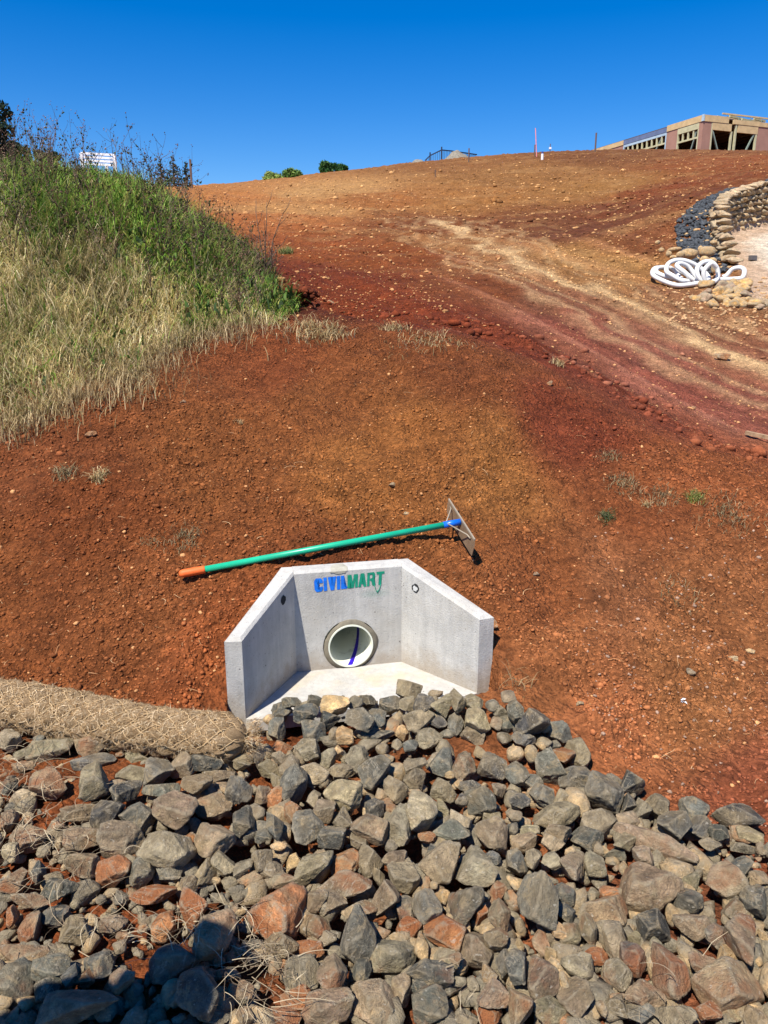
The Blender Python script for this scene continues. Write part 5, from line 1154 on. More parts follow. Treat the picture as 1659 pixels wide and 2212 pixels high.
# single stones on the soil
for i, (a, b_, s_, c, lab) in enumerate(((848, 1070, .022, T_, 'pale flat-topped stone on the slope behind the rake'), (878, 1122, .016, T_, 'small cream pebble between the rake handle and the pale stone'), (1253, 1530, .018, T_, 'oval tan pebble on bare soil right of the headwall'),
    (197, 948, .034, R_, 'orange stone below the foot of the grassy bank'), (1497, 892, .03, R_, 'squarish red clod on the upper right slope'), (1160, 1240, .02, R_, 'flat reddish stone right of the rake blade'), (1620, 1410, .02, T_, 'pale shard near the right edge of the slope'),
    (1490, 1470, .022, B, 'grey brown flat stone on the right slope'), (1185, 830, .03, R_, 'orange flake on the crest'), (1560, 780, .09, R_, 'orange lump on the smooth pink cut'), (395, 872, .02, R_, 'small red stone under the thick straw mound'), (1582, 1430, .022, T_, 'twin pale shards right of the grey brown stone'),
    (1060, 1360, .04, R_, 'flat red clod touching the outside of the right headwall wing'), (1690, 960, .09, R_, 'big dark red clod at the right edge'), (635, 640, .11, R_, 'dark red lump fallen from the right end of the bank'), (712, 655, .07, R_, 'reddish lump on the cut just right of the bank'))):
    g = on_ground_px(a, b_); z = hz(g[0], g[1])
    o = link('loose_stone', rng.choice(LOWR if s_ < .03 else ROCKS), None, (g[0], g[1], z+s_*0.3), (rng.uniform(-.3, .3), rng.uniform(-.3, .3), rng.uniform(0, 6)), (s_, s_*.75, s_*.55), label=lab, cat='stone')
    o.color = (*(np.array(CMAP[c])*(1.0 if c != R_ else 0.9)), 0.15)
# crumpled white paper scrap
g = on_ground_px(1474, 1535); mb = MB(); rs = random.Random(2)
for k in range(7):
    a = rs.uniform(0, 6.28); c = Vector((0.006*math.cos(a), 0.006*math.sin(a), 0.004+.002*k)); mb.add([c+Vector((rs.uniform(-.008, .008), rs.uniform(-.008, .008), rs.uniform(-.004, .005))) for _ in range(4)], [(0, 1, 2), (0, 2, 3)])
mb.build('paper_scrap', simple('white_paper', (0.8, 0.8, 0.8), 0.7), None, loc=(g[0], g[1], hz(g[0], g[1])), label='crumpled white scrap on the soil above the right end of the riprap', cat='litter')
# timber stake lying at right edge
g0 = on_ground_px(1610, 948); g1 = on_ground_px(1720, 985)
mb = MB(); a = Vector((g0[0], g0[1], hz(g0[0], g0[1])+.03)); b_ = Vector((g1[0]+.1, g1[1], hz(g1[0], g1[1])+.05)); mb.beam(a, b_, .035, .03)
mb.build('timber_offcut', simple('weathered_timber', (0.33, 0.22, 0.13), .8, .1, .3, 30), None, label='weathered timber stick lying on the soil at the right edge', cat='timber')

# ------------------------------------------------------------------ drainage strip, retaining wall, boulders, pile, pipe coil
def pl(path, s):
    P = np.array(path); seg = np.linalg.norm(np.diff(P, axis=0), axis=1); S = np.concatenate([[0], np.cumsum(seg)]); s = min(max(s, 0), S[-1]-1e-6); k = int(np.searchsorted(S, s, side='right')-1)
    t = (s-S[k])/seg[k]; d = (P[k+1]-P[k])/seg[k]; return P[k]*(1-t)+P[k+1]*t, d
WP = catmull([(5.75, 13.3), (5.85, 13.9), (6.08, 14.8), (6.42, 15.8), (7.2, 16.8), (8.7, 17.9), (9.8, 18.5)], 8)
WL = sum(np.linalg.norm(WP[i+1]-WP[i]) for i in range(len(WP)-1))
wall = empty('retaining_wall', (6.4, 16.3, 2.9), 0, label='curved dry-stone retaining wall of tan sandstone beside the gravel pad', cat='retaining wall')
ws = np.random.RandomState(12)
def zpad(y): return 1.64+0.272*(y-11.5)
def wall_top(s): return 0.12+0.62*min(1, s/1.9)+0.16*max(0, min(1, (s-2.9)/3.0))
TAN = [(0.46, 0.29, 0.145), (0.54, 0.36, 0.18), (0.38, 0.24, 0.125), (0.50, 0.30, 0.13), (0.58, 0.42, 0.24), (0.33, 0.22, 0.13)]
row_h = 0.112; nst = 0
for r_ in range(9):
    s = ws.uniform(0, .1)
    while s < WL-0.1:
        w = ws.uniform(.11, .24)
        if (r_+0.55)*row_h < wall_top(s+w/2)-0.05:
            c, d = pl(WP, s+w/2); nrm = np.array([d[1], -d[0]])
            c = c+nrm*ws.uniform(-.03, .03); z = zpad(c[1])-0.02+(r_+.5)*row_h
            o = link('stone', LOWR[ws.randint(len(LOWR))], wall, (c[0]-6.4, c[1]-16.3, z-2.9), (ws.uniform(-.12, .12), ws.uniform(-.12, .12), math.atan2(d[1], d[0])+(math.pi if ws.rand() < .5 else 0)), (w*.55, .14, row_h*ws.uniform(.50, .62)))
            o.color = (*(np.array(TAN[ws.randint(6)])*ws.uniform(.72, 1.15)), 0.0); nst += 1
        s += w
s = 0
while s < WL-.1:   # coping stones laid across the top
    w = ws.uniform(.16, .30); c, d = pl(WP, s+w/2); z = zpad(c[1])+wall_top(s+w/2)
    o = link('coping_stone', LOWR[ws.randint(len(LOWR))], wall, (c[0]-d[1]*(-.06)-6.4, c[1]-16.3-d[0]*(-.06), z-2.9), (ws.uniform(-.1, .1), ws.uniform(-.1, .1), math.atan2(d[1], d[0])), (w*.58, .145, .06))
    o.color = (*(np.array([0.56, 0.38, 0.21])*ws.uniform(.85, 1.12)), 0.02); s += w
# dark gravel strip behind the wall
pp = []
for i in range(2600):
    s = ws.uniform(-0.1, WL); c, d = pl(WP, s); nrm = np.array([-d[1], d[0]]); wd = 0.70 if s < 2.2 else max(0.34, 0.70-0.25*(s-2.2)); o_ = ws.uniform(0.14, wd); p = c+nrm*o_
    if s < 0.15: p = p-d*ws.uniform(0, .5)
    pp.append((p[0], p[1], 0))
pp = np.array(pp); zt = np.array([zpad(p[1]) for p in pp]); hh_ = height0(pp[:, 0], pp[:, 1]); pp[:, 2] = np.maximum(hh_, height(pp[:, 0], pp[:, 1]))+0.02
col = np.tile(np.array([[0.055, 0.060, 0.066]]), (len(pp), 1))*ws.uniform(.7, 1.5, (len(pp), 1)); tn = ws.rand(len(pp)) < .04; col[tn] = (0.5, 0.33, 0.16)
link('drainage_gravel', scatter_mesh('drainage_gravel', pp, ws.uniform(.02, .046, len(pp)), col, LV, M_CLOD, (0.5, 0.9), False, 0.1, 13), kind='stuff', label='strip of dark blue grey drainage gravel behind the stone wall')
# boulders ending the strip
BL = [(2714, 1000, 60, 34, 'big rounded orange boulder at the left foot of the wall'), (2786, 992, 58, 36, 'largest pale orange boulder right beside the big rounded one'), (2682, 1003, 36, 24, 'small brown block left of the big rounded boulder'), (2655, 984, 52, 16, 'long thin tan stone edging the dark gravel'), (2633, 1000, 22, 20, 'orange knob left end of the edging boulders'), (2759, 982, 20, 24, 'small upright tan stone between the two largest boulders'), (2804, 1030, 34, 26, 'tan block below the largest pale boulder'), (2774, 1025, 36, 28, 'pinkish brown boulder behind the pipe coil'), (2652, 1012, 26, 12, 'flat tan stone half buried behind the pipe coil'), (2812, 1060, 22, 30, 'brown stone right behind the pipe coil'), (2605, 985, 20, 16, 'tan stone at the outer corner of the gravel strip'), (2590, 955, 20, 14, 'small tan stone on the outer edge of the strip'), (2810, 955, 26, 18, 'reddish stone at the near end of the wall face')]
for sx, sy, w, h, lab in BL:
    px, py = sx*.5486, sy*.5486; yy = 13.1+(1005-sy)*0.012; p = at_y(px, py, yy); k = yy/ray(px, py)[1]/F*.5486
    p[2] = max(p[2], hz(p[0], p[1])+h*k*0.25)
    o = link('boulder', rng.choice(ROUND), None, tuple(p), (rng.uniform(-.2, .2), rng.uniform(-.2, .2), rng.uniform(-.3, .3)), (w*k*.56, w*k*.42, h*k*.62), label=lab, cat='boulder', group='tan boulders around the gravel strip')
    o.color = (*(np.array([0.60, 0.35, 0.13])*rng.uniform(.85, 1.15)), 0.06)
# rock pile by the coil
PLS = [(2777, 1140, 'round orange rock under the coil end'), (2860, 1135, 'block at the top of the pile'), (2900, 1135, 'sharp-edged tan block at the top of the pile'), (2925, 1140, 'rightmost top rock of the pile'), (2832, 1140, 'brown rock beside the round orange one'), (2818, 1180, 'rock at the middle left of the pile'), (2850, 1185, 'wide tan rock at the middle of the pile'), (2875, 1165, 'grey brown rock below the top block'), (2900, 1185, 'tan rock at the middle right of the pile'), (2922, 1168, 'light tan rock at the right side of the pile'), (2770, 1190, 'dark red clod at the left of the pile'), (2770, 1215, 'brown rock at the left foot of the pile'), (2810, 1215, 'wide rock low on the left of the pile'), (2840, 1220, 'long tan rock low in the pile'), (2880, 1210, 'small rock right of the long tan rock'), (2905, 1205, 'rounded rock right of the small one'), (2930, 1210, 'brown rock at the right of the lower row'), (2860, 1235, 'orange rock in the bottom row'), (2884, 1237, 'round rock in the bottom row beside the orange one'), (2912, 1232, 'tan rock in the bottom row'), (2940, 1228, 'rock at the right end of the lower row'), (2965, 1240, 'pale rock at the right foot of the pile'), (2800, 1245, 'lowest reddish rock of the pile'), (2985, 1255, 'grey brown outlying rock at the right foot'), (2735, 1215, 'tan outlying rock left of the pile'), (3010, 1215, 'brown rock at the gravel pad edge'), (2995, 1222, 'small rock at the gravel pad edge')]
for i, (sx, sy, lab) in enumerate(PLS):
    px, py = sx*.5486, sy*.5486; yy = 12.0-(sy-1135)*0.0085; p = at_y(px, py, yy); s_ = rng.uniform(.075, .125)*(0.7 if 'small' in lab or 'outlying' in lab else 1); zg_ = hz(p[0], p[1])
    p[2] = max(min(p[2], zg_+.22), zg_+s_*.3)
    o = link('pile_rock', rng.choice(LOWR), None, tuple(p), (rng.uniform(-.3, .3), rng.uniform(-.3, .3), rng.uniform(-.5, .5)), (s_*1.15, s_, s_*.72), label=lab+' beside the pipe coil' if len(lab.split()) < 12 else lab, cat='rock', group='tan rocks piled beside the pipe coil')
    c = (0.30, 0.13, 0.07) if 'dark red' in lab else ((0.34, 0.22, 0.14) if 'brown' in lab else (0.60, 0.34, 0.11)); o.color = (*(np.array(c)*rng.uniform(.85, 1.15)), 0.05)
# small tan rubble round the pile
pt2 = px_points(420, 1440, 1720, 600, 720, 15); pt2 = pt2[(pt2[:, 1] > 9.3) & (pt2[:, 1] < 13.6)]
link('tan_rubble', scatter_mesh('tan_rubble', pt2, ws.uniform(.008, .034, len(pt2)), np.tile(np.array([[0.46, 0.28, 0.14]]), (len(pt2), 1))*ws.uniform(.7, 1.3, (len(pt2), 1)), LV, M_CLOD, (0.5, 0.9), False, .2, 14), kind='stuff', label='small tan rubble around the rock pile')
# the coil
CO = [(1030,1300,.0),(1100,1350,.1),(1180,1290,.12),(1240,1205,.1),(1310,1185,.02),(1342,1225,-.04),(1300,1310,-.1),(1180,1385,-.12),(1000,1405,-.1),(850,1430,-.24),(700,1445,-.34),(450,1405,-.3),(265,1325,-.12),(228,1260,.05),(330,1190,.3),(520,1200,.38),(740,1270,.33),(790,1360,.1),(640,1368,-.1),(420,1310,-.06),(290,1250,.06),(320,1190,.16),(500,1190,.24),(600,1290,.2),(560,1365,-.18),(430,1290,-.16),(365,1230,-.08),(420,1140,.08),(530,1093,.14),(680,1105,.16),(850,1190,.14),(930,1300,.05),(890,1400,-.04),(720,1350,-.12),(590,1245,-.09),(505,1165,-.02),(560,1132,.04),(680,1175,.08),(770,1300,.0),(840,1415,-.2),(735,1330,-.24),(700,1210,-.2),(775,1125,-.14),(885,1112,-.12),(970,1190,-.12),(985,1310,-.14),(905,1390,-.2),(800,1350,-.26),(765,1230,-.27),(850,1135,-.24),(930,1180,-.21)]
cy = 12.35; cpt = at_y(1481+20, 620, cy); K2 = 0.00123*1.0
cxo = at_y((2500+600*.3158)*.5486, 600, cy)[0]; czb = hz(cxo, cy)
# gradient of the ground under the coil so it rests on it
czx = (hz(cxo+.5, cy)-hz(cxo-.5, cy))
pts = []
for zx, zy, dd in CO:
    x = cxo+(zx-600)*K2; y = cy+dd; pz = at_y((2500+zx*.3158)*.5486, (680+zy*.3158)*.5486, y)[2]
    pts.append((x, y, max(pz, hz(x, y)+0.05)))
coil = empty('drain_pipe_coil', (cxo, cy, czb), 0, label='heap of white flexible drainage pipe coiled on the slope below the stone wall', cat='pipe coil')
M_WP = simple('white_sock_pipe', (0.66, 0.66, 0.64), 0.75, 0.2, 0.05, 8)
cp_ = [tuple(np.array(p)-np.array([cxo, cy, czb])) for p in catmull(pts, 9)]
MB().tube(cp_, 0.034, 14).build('flexible_pipe', M_WP, coil, smooth=True)
q0 = Vector(cp_[0]); q1 = Vector(cp_[8]); MB().tube([q0-(q1-q0)*0.3, q0+(q1-q0)*0.55], 0.056, 14).build('taped_joint', simple('brown_tape', (0.45, 0.20, 0.10), .6, .3), coil, smooth=True)
# little dark block on the pad
g = at_y(2968*.5486, 982*.5486, 14.2); MB().box((0, 0, .04), (.12, .08, .08), .3).build('offcut_block', simple('dark_block', (0.12, 0.11, 0.11), .8), None, bevel=.004, loc=(g[0], 14.2, zpad(14.2)), label='small dark block alone on the pale gravel pad', cat='block')

# ------------------------------------------------------------------ house frame on the ridge
house = empty('unfinished_house', (22.7, 60, 11.5), math.atan2(.35, .937), label='unfinished timber-framed house with pink brown sheet walls on the ridge', cat='house')
HZ0 = 11.5; HT = at_y(1522, 248, 60)[2]-HZ0     # height of the top edge
M_SHEET = simple('pink_brown_sheet', (0.36, 0.20, 0.15), .85, .15, .10, 1.5); M_TIM = simple('pine_timber', (0.58, 0.42, 0.22), .75, .2, .14, 3); M_TIMG = simple('treated_timber', (0.50, 0.47, 0.29), .75, .2, .14, 3)
M_BRC = simple('green_brace', (0.22, 0.27, 0.22), .6, .3, .1, 3); M_FOIL = simple('blue_foil', (0.13, 0.17, 0.28), .5, .4, .15, 2); M_FOILL = simple('pale_blue_edge', (0.40, 0.52, 0.60), .5, .4, .15, 2); M_INN = simple('inner_wall', (0.11, 0.07, 0.05), .9, .1)
def fs_(X, side):
    """photo zoom column -> metres along the facade from the corner"""
    p = (2250+X/2.143)*.5486; r = ((p-829.5)/1662)/1.095
    if side == 'L': return (22.7-60*r)/(.937*r+.35)
    return (60*r-22.7)/(.937-.35*r)
# left facade runs along local +y (away), plane x=0; right facade along local +x, plane y=0
def LB(a, b, z0, z1, name, mat, t=.12, off=0.0, lab=None): MB().box((off, (a+b)/2, (z0+z1)/2), (t, abs(b-a), z1-z0)).build(name, mat, house)
def RB(a, b, z0, z1, name, mat, t=.12, off=0.0): MB().box(((a+b)/2, off, (z0+z1)/2), (abs(b-a), t, z1-z0)).build(name, mat, house)
L_ = {X: fs_(X, 'L') for X in (1118, 1082, 905, 815, 455, 365, 205)}; Rr_ = {X: fs_(X, 'R') for X in (1130, 1175, 1315, 1345, 1360, 1380, 1400, 1555, 1570, 1659)}
fa = 0.42
LB(.06, L_[1082], 0, HT-fa, 'wall_sheet', M_SHEET); LB(L_[905], L_[815], 0, HT-fa, 'wall_sheet', M_SHEET); LB(L_[455], L_[365], 0, HT-fa, 'wall_sheet', M_SHEET); LB(L_[365], L_[205]+1, 0, HT-fa-.35, 'wall_sheet', M_SHEET)
LB(.07, L_[815], HT-fa, HT, 'fascia_beam', M_TIM, .16, -.02); LB(L_[455], L_[205]+1, HT-fa, HT-.08, 'fascia_beam', M_TIM, .16, -.02); LB(L_[365], L_[205]+1, HT-fa-.33, HT-fa-.02, 'lintel', M_TIMG, .13, -.01)
LB(L_[815], L_[455], HT-.42, HT-.1, 'foil_band', M_FOIL, .14, -.01); LB(L_[815], L_[455], HT-.62, HT-.425, 'foil_edge', M_FOILL, .12, -.0)
LB(.07, L_[1082]+.0, HT-fa-.01, HT-fa-.005, 'shadow_batten', M_TIM)
LB(L_[1082], L_[905], HT-fa-.42, HT-fa-.01, 'lintel', M_TIMG, .12, -.015)
for (a, b, nst_, top) in ((L_[1082], L_[905], 4, HT-fa-.42), (L_[815], L_[455], 9, HT-.62)):
    LB(a, a+.10, 0, top, 'stud', M_TIMG, .14); LB(b-.10, b, 0, top, 'stud', M_TIMG, .14); LB(a+.1, b-.1, top-.62, top-.50, 'rail', M_TIMG, .12)
    for i in range(1, nst_): q = a+(b-a)*i/nst_; LB(q-.06, q+.06, top-.50, top, 'cripple_stud', M_TIMG, .10)
    MB().beam((-.0, a+(b-a)*(.12), top-.15), (0, a+(b-a)*.48, 0), .10, .10).build('brace', M_BRC, house)
LB(L_[815]+.0, L_[815]+.12, 0, HT-.62, 'foil_edge', M_FOILL, .16); LB(L_[455]-.12, L_[455], 0, HT-.62, 'foil_edge', M_FOILL, .16)
RB(-.06, Rr_[1175], 0, HT-fa, 'wall_sheet', M_SHEET); RB(-.1, Rr_[1315], HT-fa, HT, 'fascia_beam', M_TIM, .16, -.02); RB(-.12, -.02, HT-fa, HT+.02, 'corner_flashing', M_FOILL, .2, -.03)
RB(Rr_[1175]+.08, Rr_[1345], HT-fa-.50, HT-fa-.02, 'lintel', M_TIM, .14, -.01); RB(Rr_[1400], Rr_[1570], HT-fa-.52, HT-fa-.02, 'lintel', M_TIM, .14, -.01)
for X in (1175, 1345, 1380, 1555): RB(Rr_[X], Rr_[X]+.13, 0, HT-fa-(.02 if X in (1175, 1380) else .5), 'post', M_TIMG, .14)
RB(Rr_[1570], Rr_[1570]+8, 0, HT-fa-.0, 'wall_sheet', M_SHEET); RB(Rr_[1360], Rr_[1570]+8, HT-fa, HT-fa+.30, 'fascia_beam', M_TIM, .16, -.02)
MB().beam((Rr_[1175]+.15, 0, HT-fa-.5), (Rr_[1175]+(Rr_[1345]-Rr_[1175])*.7, 0, 0), .10, .10).build('brace', M_BRC, house)
MB().beam((Rr_[1555]-.1, 0, HT-fa-.5), (Rr_[1400]+.4, 0, 0), .10, .10).build('brace', M_BRC, house)
# roof deck, joists, inner walls
MB().box((7, 7, HT-.02), (13.8, 13.2, .05)).build('roof_deck', M_INN, house)
for i in range(14): MB().box((.6+i*.95, 6.8, HT-.2), (.06, 12.8, .22)).build('joist', simple('joist_timber', (0.30, 0.20, 0.11)) if i == 0 else bpy.data.materials['joist_timber'], house)
MB().box((7, 9.5, HT/2), (13, .1, HT)).build('inner_wall', M_INN, house); MB().box((9.5, 5, HT/2), (.1, 9, HT)).build('inner_wall', M_INN, house)
for i in range(7): MB().box((1.4+i*1.1, 9.3, HT/2-.2), (.1, .1, HT-.6)).build('inner_stud', M_TIMG, house)
tr0 = Rr_[1345]+.3; 
for i in range(4): MB().box((tr0+i*1.15, 1.2, HT+.25+.12*(i % 2)), (1.5, .12, .14), .25).build('loose_rafter', M_TIMG, house)
for i in range(2): MB().box((tr0+1.8, .8+i*.9, HT+.42), (4.6, .10, .10), .02).build('loose_rafter', M_TIM, house)
for i in range(4): MB().box((tr0+.2+i*1.1, 1.0, HT+.05), (.08, .08, .6)).build('prop', M_BRC, house)

# ------------------------------------------------------------------ pegs, posts, fence, stockpiles on the ridge
def ridge(px, y): 
    x = (px-CX)/F*y/1.087; return x, y, hz(x, y)
M_STK = simple('dark_stake', (0.14, 0.09, 0.07), .8); M_PNK = simple('pink_paint', (0.85, 0.30, 0.32), .6); M_WHT = simple('white_plastic', (0.8, 0.8, 0.82), .5)
for px, y, hgt, r, mt, lab, tl in ((1160, 46, 1.45, .024, M_PNK, 'tall leaning pink marker pole on the ridge', -.10), (1155, 46.5, .62, .035, M_STK, 'short dark stake beside the pink marker pole', 0), (1188, 46, .62, .022, M_STK, 'thin stake with a white cap right of the pink pole', 0), (1285.5, 46, 1.0, .045, M_STK, 'tall dark stake standing before the left end of the house', 0), (1013, 45, .70, .035, M_STK, 'dark stake beside the grey gravel heap', 0), (941, 38, .32, .025, M_STK, 'tiny dark peg on the ridge in front of the small heap', 0)):
    x, y, z = ridge(px, y); root = empty('marker_stake', (x, y, z-.1), 0, label=lab, cat='stake')
    MB().tube([(0, 0, 0), (tl*hgt, 0, hgt+.1)], r, 8).build('shaft', mt, root)
    if 'cap' in lab: MB().box((0, 0, hgt*.8), (.12, .1, .1)).build('cap', M_WHT, root)
x, y, z = ridge(1172, 43); root = empty('capped_standpipe', (x, y, z-.05), 0, label='short white capped pipe sticking out of the ridge', cat='pipe')
MB().tube([(0, 0, 0), (0, 0, .32)], .065, 12).build('pipe_body', M_WHT, root); MB().tube([(0, 0, .32), (0, 0, .42)], .05, 12).build('pipe_cap', simple('navy_cap', (.05, .06, .25), .5), root)
def heap(px, y, w, h, lab, seed):
    x = (px-CX)/F*y/1.087; z = hz(x, y)-(.92 if seed == 3 else .82); nn = 28; V = []; Fs = []
    for i in range(nn+1):
        for j in range(nn+1):
            u = i/nn*2-1; v = j/nn*2-1; rr2 = math.hypot(u, v); zz = max(0, 1-rr2**1.6)*h*.95+.08*vnoise(np.array([u*5+seed]), np.array([v*5.]), seed)[0]*(1 if rr2 < .95 else 0)
            V.append((u*w, v*w, zz-(0.2 if rr2 > .98 else 0)))
    for i in range(nn):
        for j in range(nn): a = i*(nn+1)+j; Fs.append((a, a+nn+1, a+nn+2, a+1))
    MB().add(V, Fs).build('gravel_heap', simple('grey_gravel', (0.22, 0.195, 0.155), .95, .1, .3, 8, .03), None, smooth=True, loc=(x, y, z), label=lab, cat='gravel heap')
heap(987, 55, 1.55, 1.55, 'larger smooth grey gravel heap on the ridge', 3); heap(903, 53, 1.1, 1.05, 'smaller grey gravel heap left of the fence', 5)
M_FEN = simple('navy_steel', (0.02, 0.025, 0.05), .4, .5)
fen = empty('steel_fence', (0, 0, 0), 0, label='dark steel balustrade fence sloping up between the gravel heaps', cat='fence')
fp = [at_y(*p) for p in ((918, 347, 58), (929, 336, 58), (954, 324, 58), (974, 326, 58.5), (1010, 331, 60), (1030, 334, 61))]
for i in range(len(fp)-1):
    a, b_ = Vector(fp[i]), Vector(fp[i+1]); MB().beam(a, b_, .05, .07).build('top_rail', M_FEN, fen); n_ = max(2, int((b_-a).length/.14))
    for k in range(n_): p = a.lerp(b_, k/n_); MB().box((p.x, p.y, p.z-.65), (.025, .025, 1.25)).build('picket', M_FEN, fen)
for i in (1, 2): MB().box((fp[i][0], fp[i][1], fp[i][2]-.55), (.09, .09, 1.5)).build('post', M_FEN, fen)
mb = MB()
# ------------------------------------------------------------------ trees and shrubs beyond the ridge
def leaf_cloud(name, centers, radii, nleaf, leaf, pal, seed, parent, flat=1.0):
    rs = np.random.RandomState(seed); k = rs.choice(len(centers), nleaf, p=np.array(radii)**2/np.sum(np.array(radii)**2)); d = rs.normal(size=(nleaf, 3)); d /= np.linalg.norm(d, axis=1)[:, None]
    r = np.array(radii)[k]*rs.uniform(.55, 1.08, nleaf)**.6; c = np.array(centers)[k]+d*r[:, None]*np.array([1, 1, flat])
    a = rs.normal(size=(nleaf, 3)); a /= np.linalg.norm(a, axis=1)[:, None]; b_ = np.cross(a, d); b_ /= (np.linalg.norm(b_, axis=1)[:, None]+1e-9); s_ = leaf*rs.uniform(.6, 1.3, (nleaf, 1))
    V = np.stack([c-a*s_, c+b_*s_*.45, c+a*s_, c-b_*s_*.45], 1).reshape(-1, 3); o_ = np.arange(nleaf)*4
    tone = rs.uniform(.6, 1.3, len(centers))[k][:, None]; col = s2l(np.array(pal))[rs.randint(0, len(pal), nleaf)]*tone*rs.uniform(.8, 1.2, (nleaf, 1))
    return link(name, np_mesh(name, V, np.stack([o_, o_+1, o_+2, o_+3], 1), M_LEAF, False, np.repeat(np.clip(col, 0, 1), 4, 0)), parent)
M_BARK = simple('bark', (0.10, 0.075, 0.055), .95, .1, .3, 6)
def tree(kind, px, top, base, y, wpx, pal, lab, cat, seed, conifer=False, leaf=.14, n_=2600):
    p0 = at_y(px, base, y); p1 = at_y(px, top, y); H_ = p1[2]-p0[2]; Rw = wpx/F*y/1.05/2; rs = random.Random(seed)
    ext = 1.5 if not conifer else 2.5
    root = empty(kind, (p0[0], p0[1], p0[2]-ext), 0, label=lab, cat=cat); HH = H_+ext
    tr_ = MB().tube([(0, 0, 0), (rs.uniform(-.1, .1), 0, HH*.5), (0, 0, HH*.93)], [.10+.02*HH, .06+.012*HH, .02], 8).build('trunk', M_BARK, root, smooth=True)
    cs_ = []; rd = []; lm_ = MB()
    if conifer:
        for i in range(26):
            t = .12+.86*i/25
            for k in range(5):
                an = k*1.256+i*.7+rs.uniform(-.3, .3); rr2 = Rw*(1.02-t)**.8*rs.uniform(.55, 1.1); c = (rr2*.75*math.cos(an), rr2*.75*math.sin(an), HH*t+rs.uniform(-.1, .1)); cs_.append(c); rd.append(max(.06, rr2*.36)); lm_.tube([(0, 0, HH*t), c], [.03, .01], 5)
    else:
        for i in range(34):
            an = rs.uniform(0, 6.28); rr2 = Rw*math.sqrt(rs.random())*.85; zz = HH*(.35+.58*rs.random()); sh = 1-((zz/HH-.55)/.55)**2*.6; c = (rr2*sh*math.cos(an), rr2*sh*math.sin(an), zz); cs_.append(c); rd.append(Rw*rs.uniform(.22, .42)); lm_.tube([(0, 0, HH*.3), (c[0]*.5, c[1]*.5, HH*.3+(c[2]-HH*.3)*.6), c], [.05, .03, .012], 5)
    lm_.build('limbs', M_BARK, tr_, smooth=True)
    leaf_cloud('crown', cs_, rd, n_, leaf, pal, seed, root, .6 if conifer else .8)
DG = [[36, 52, 34], [50, 66, 42], [28, 40, 30]]; MG = [[92, 124, 52], [70, 98, 44], [120, 144, 66]]; LG = [[128, 146, 66], [104, 128, 56], [146, 158, 84]]
tree('pine_tree', -14, 208, 420, 30, 150, DG, 'tall dark evergreen cut by the left edge of the picture', 'tree', 1, False, .10, 9000)
tree('cypress_tree', 40, 300, 420, 34, 60, DG, 'dark rounded evergreen half hidden behind the weeds near the left edge', 'tree', 2, False, .09, 4000)
tree('cypress_tree', 110, 322, 420, 36, 56, DG, 'low dark evergreen behind the weeds left of the white frame', 'tree', 12, False, .09, 4000)
tree('fir_tree', 404, 350, 405, 42, 74, DG, 'small pointed conifer nearest the saddle of the ridge', 'tree', 3, True, .07, 3600)
tree('fir_tree', 378, 338, 405, 44, 110, [[56, 78, 62], [44, 62, 50], [70, 92, 72]], 'bluish conifer between two other small conifers', 'tree', 4, True, .07, 3600)
tree('fir_tree', 350, 344, 405, 43, 100, [[52, 72, 50], [44, 60, 44]], 'leftmost small conifer behind the weed stems', 'tree', 5, True, .07, 3600)
tree('shrub', 634, 364, 388, 50, 56, MG, 'dark olive shrub just beyond the ridge', 'shrub', 6, False, .10, 3200)
tree('shrub', 600, 371, 392, 50, 66, LG, 'yellow-green shrub left of the dark olive shrub', 'shrub', 7, False, .10, 3200)
tree('shrub', 578, 376, 394, 50, 24, LG, 'smallest pale green shrub at the low end of the ridge', 'shrub', 13, False, .08, 1600)
tree('round_shrub', 708, 349, 382, 56, 48, [[58, 98, 44], [44, 78, 36], [84, 122, 58]], 'dense green bush with the taller dome on the ridge', 'shrub', 8, False, .11, 4200)
tree('round_shrub', 734, 353, 382, 56, 50, [[58, 98, 44], [44, 78, 36]], 'dense green bush with the lower dome on the ridge', 'shrub', 9, False, .11, 3600)
# fence post at the saddle and white slatted frame behind the weeds
x, y, z = at_y(414, 400, 40); MB().box((0, 0, .35), (.09, .09, 1.6)).build('timber_post', M_STK, None, loc=(x, y, z), label='short dark post beside the small pointed conifer', cat='post')
fr_ = empty('white_frame', tuple(at_y(215, 365, 34)), 0, label='white slatted steel frame rising behind the dead weeds', cat='frame')
M_WS = simple('white_steel', (0.80, 0.82, 0.85), .5, .4, .03)
o0 = np.array(fr_.location); a = at_y(175, 331, 34)-o0; b_ = at_y(247, 335, 34)-o0; c = at_y(250, 372, 34)-o0; d = at_y(183, 368, 34)-o0
for t in np.linspace(0, 1, 6)[:5]:
    if t > .75: continue
    p = a*(1-t)+d*t; q = b_*(1-t)+c*t; MB().beam(p, q, .06, .085).build('slat', M_WS, fr_)
MB().beam(b_, c-np.array([0, 0, .6]), .10, .12).build('upright', M_WS, fr_); MB().beam(a, d-np.array([0, 0, 1.0]), .10, .12).build('upright', M_WS, fr_)
MB().beam(b_-np.array([.35, 0, .35]), c-np.array([.35, 0, .6]), .10, .10).build('upright', M_WS, fr_)

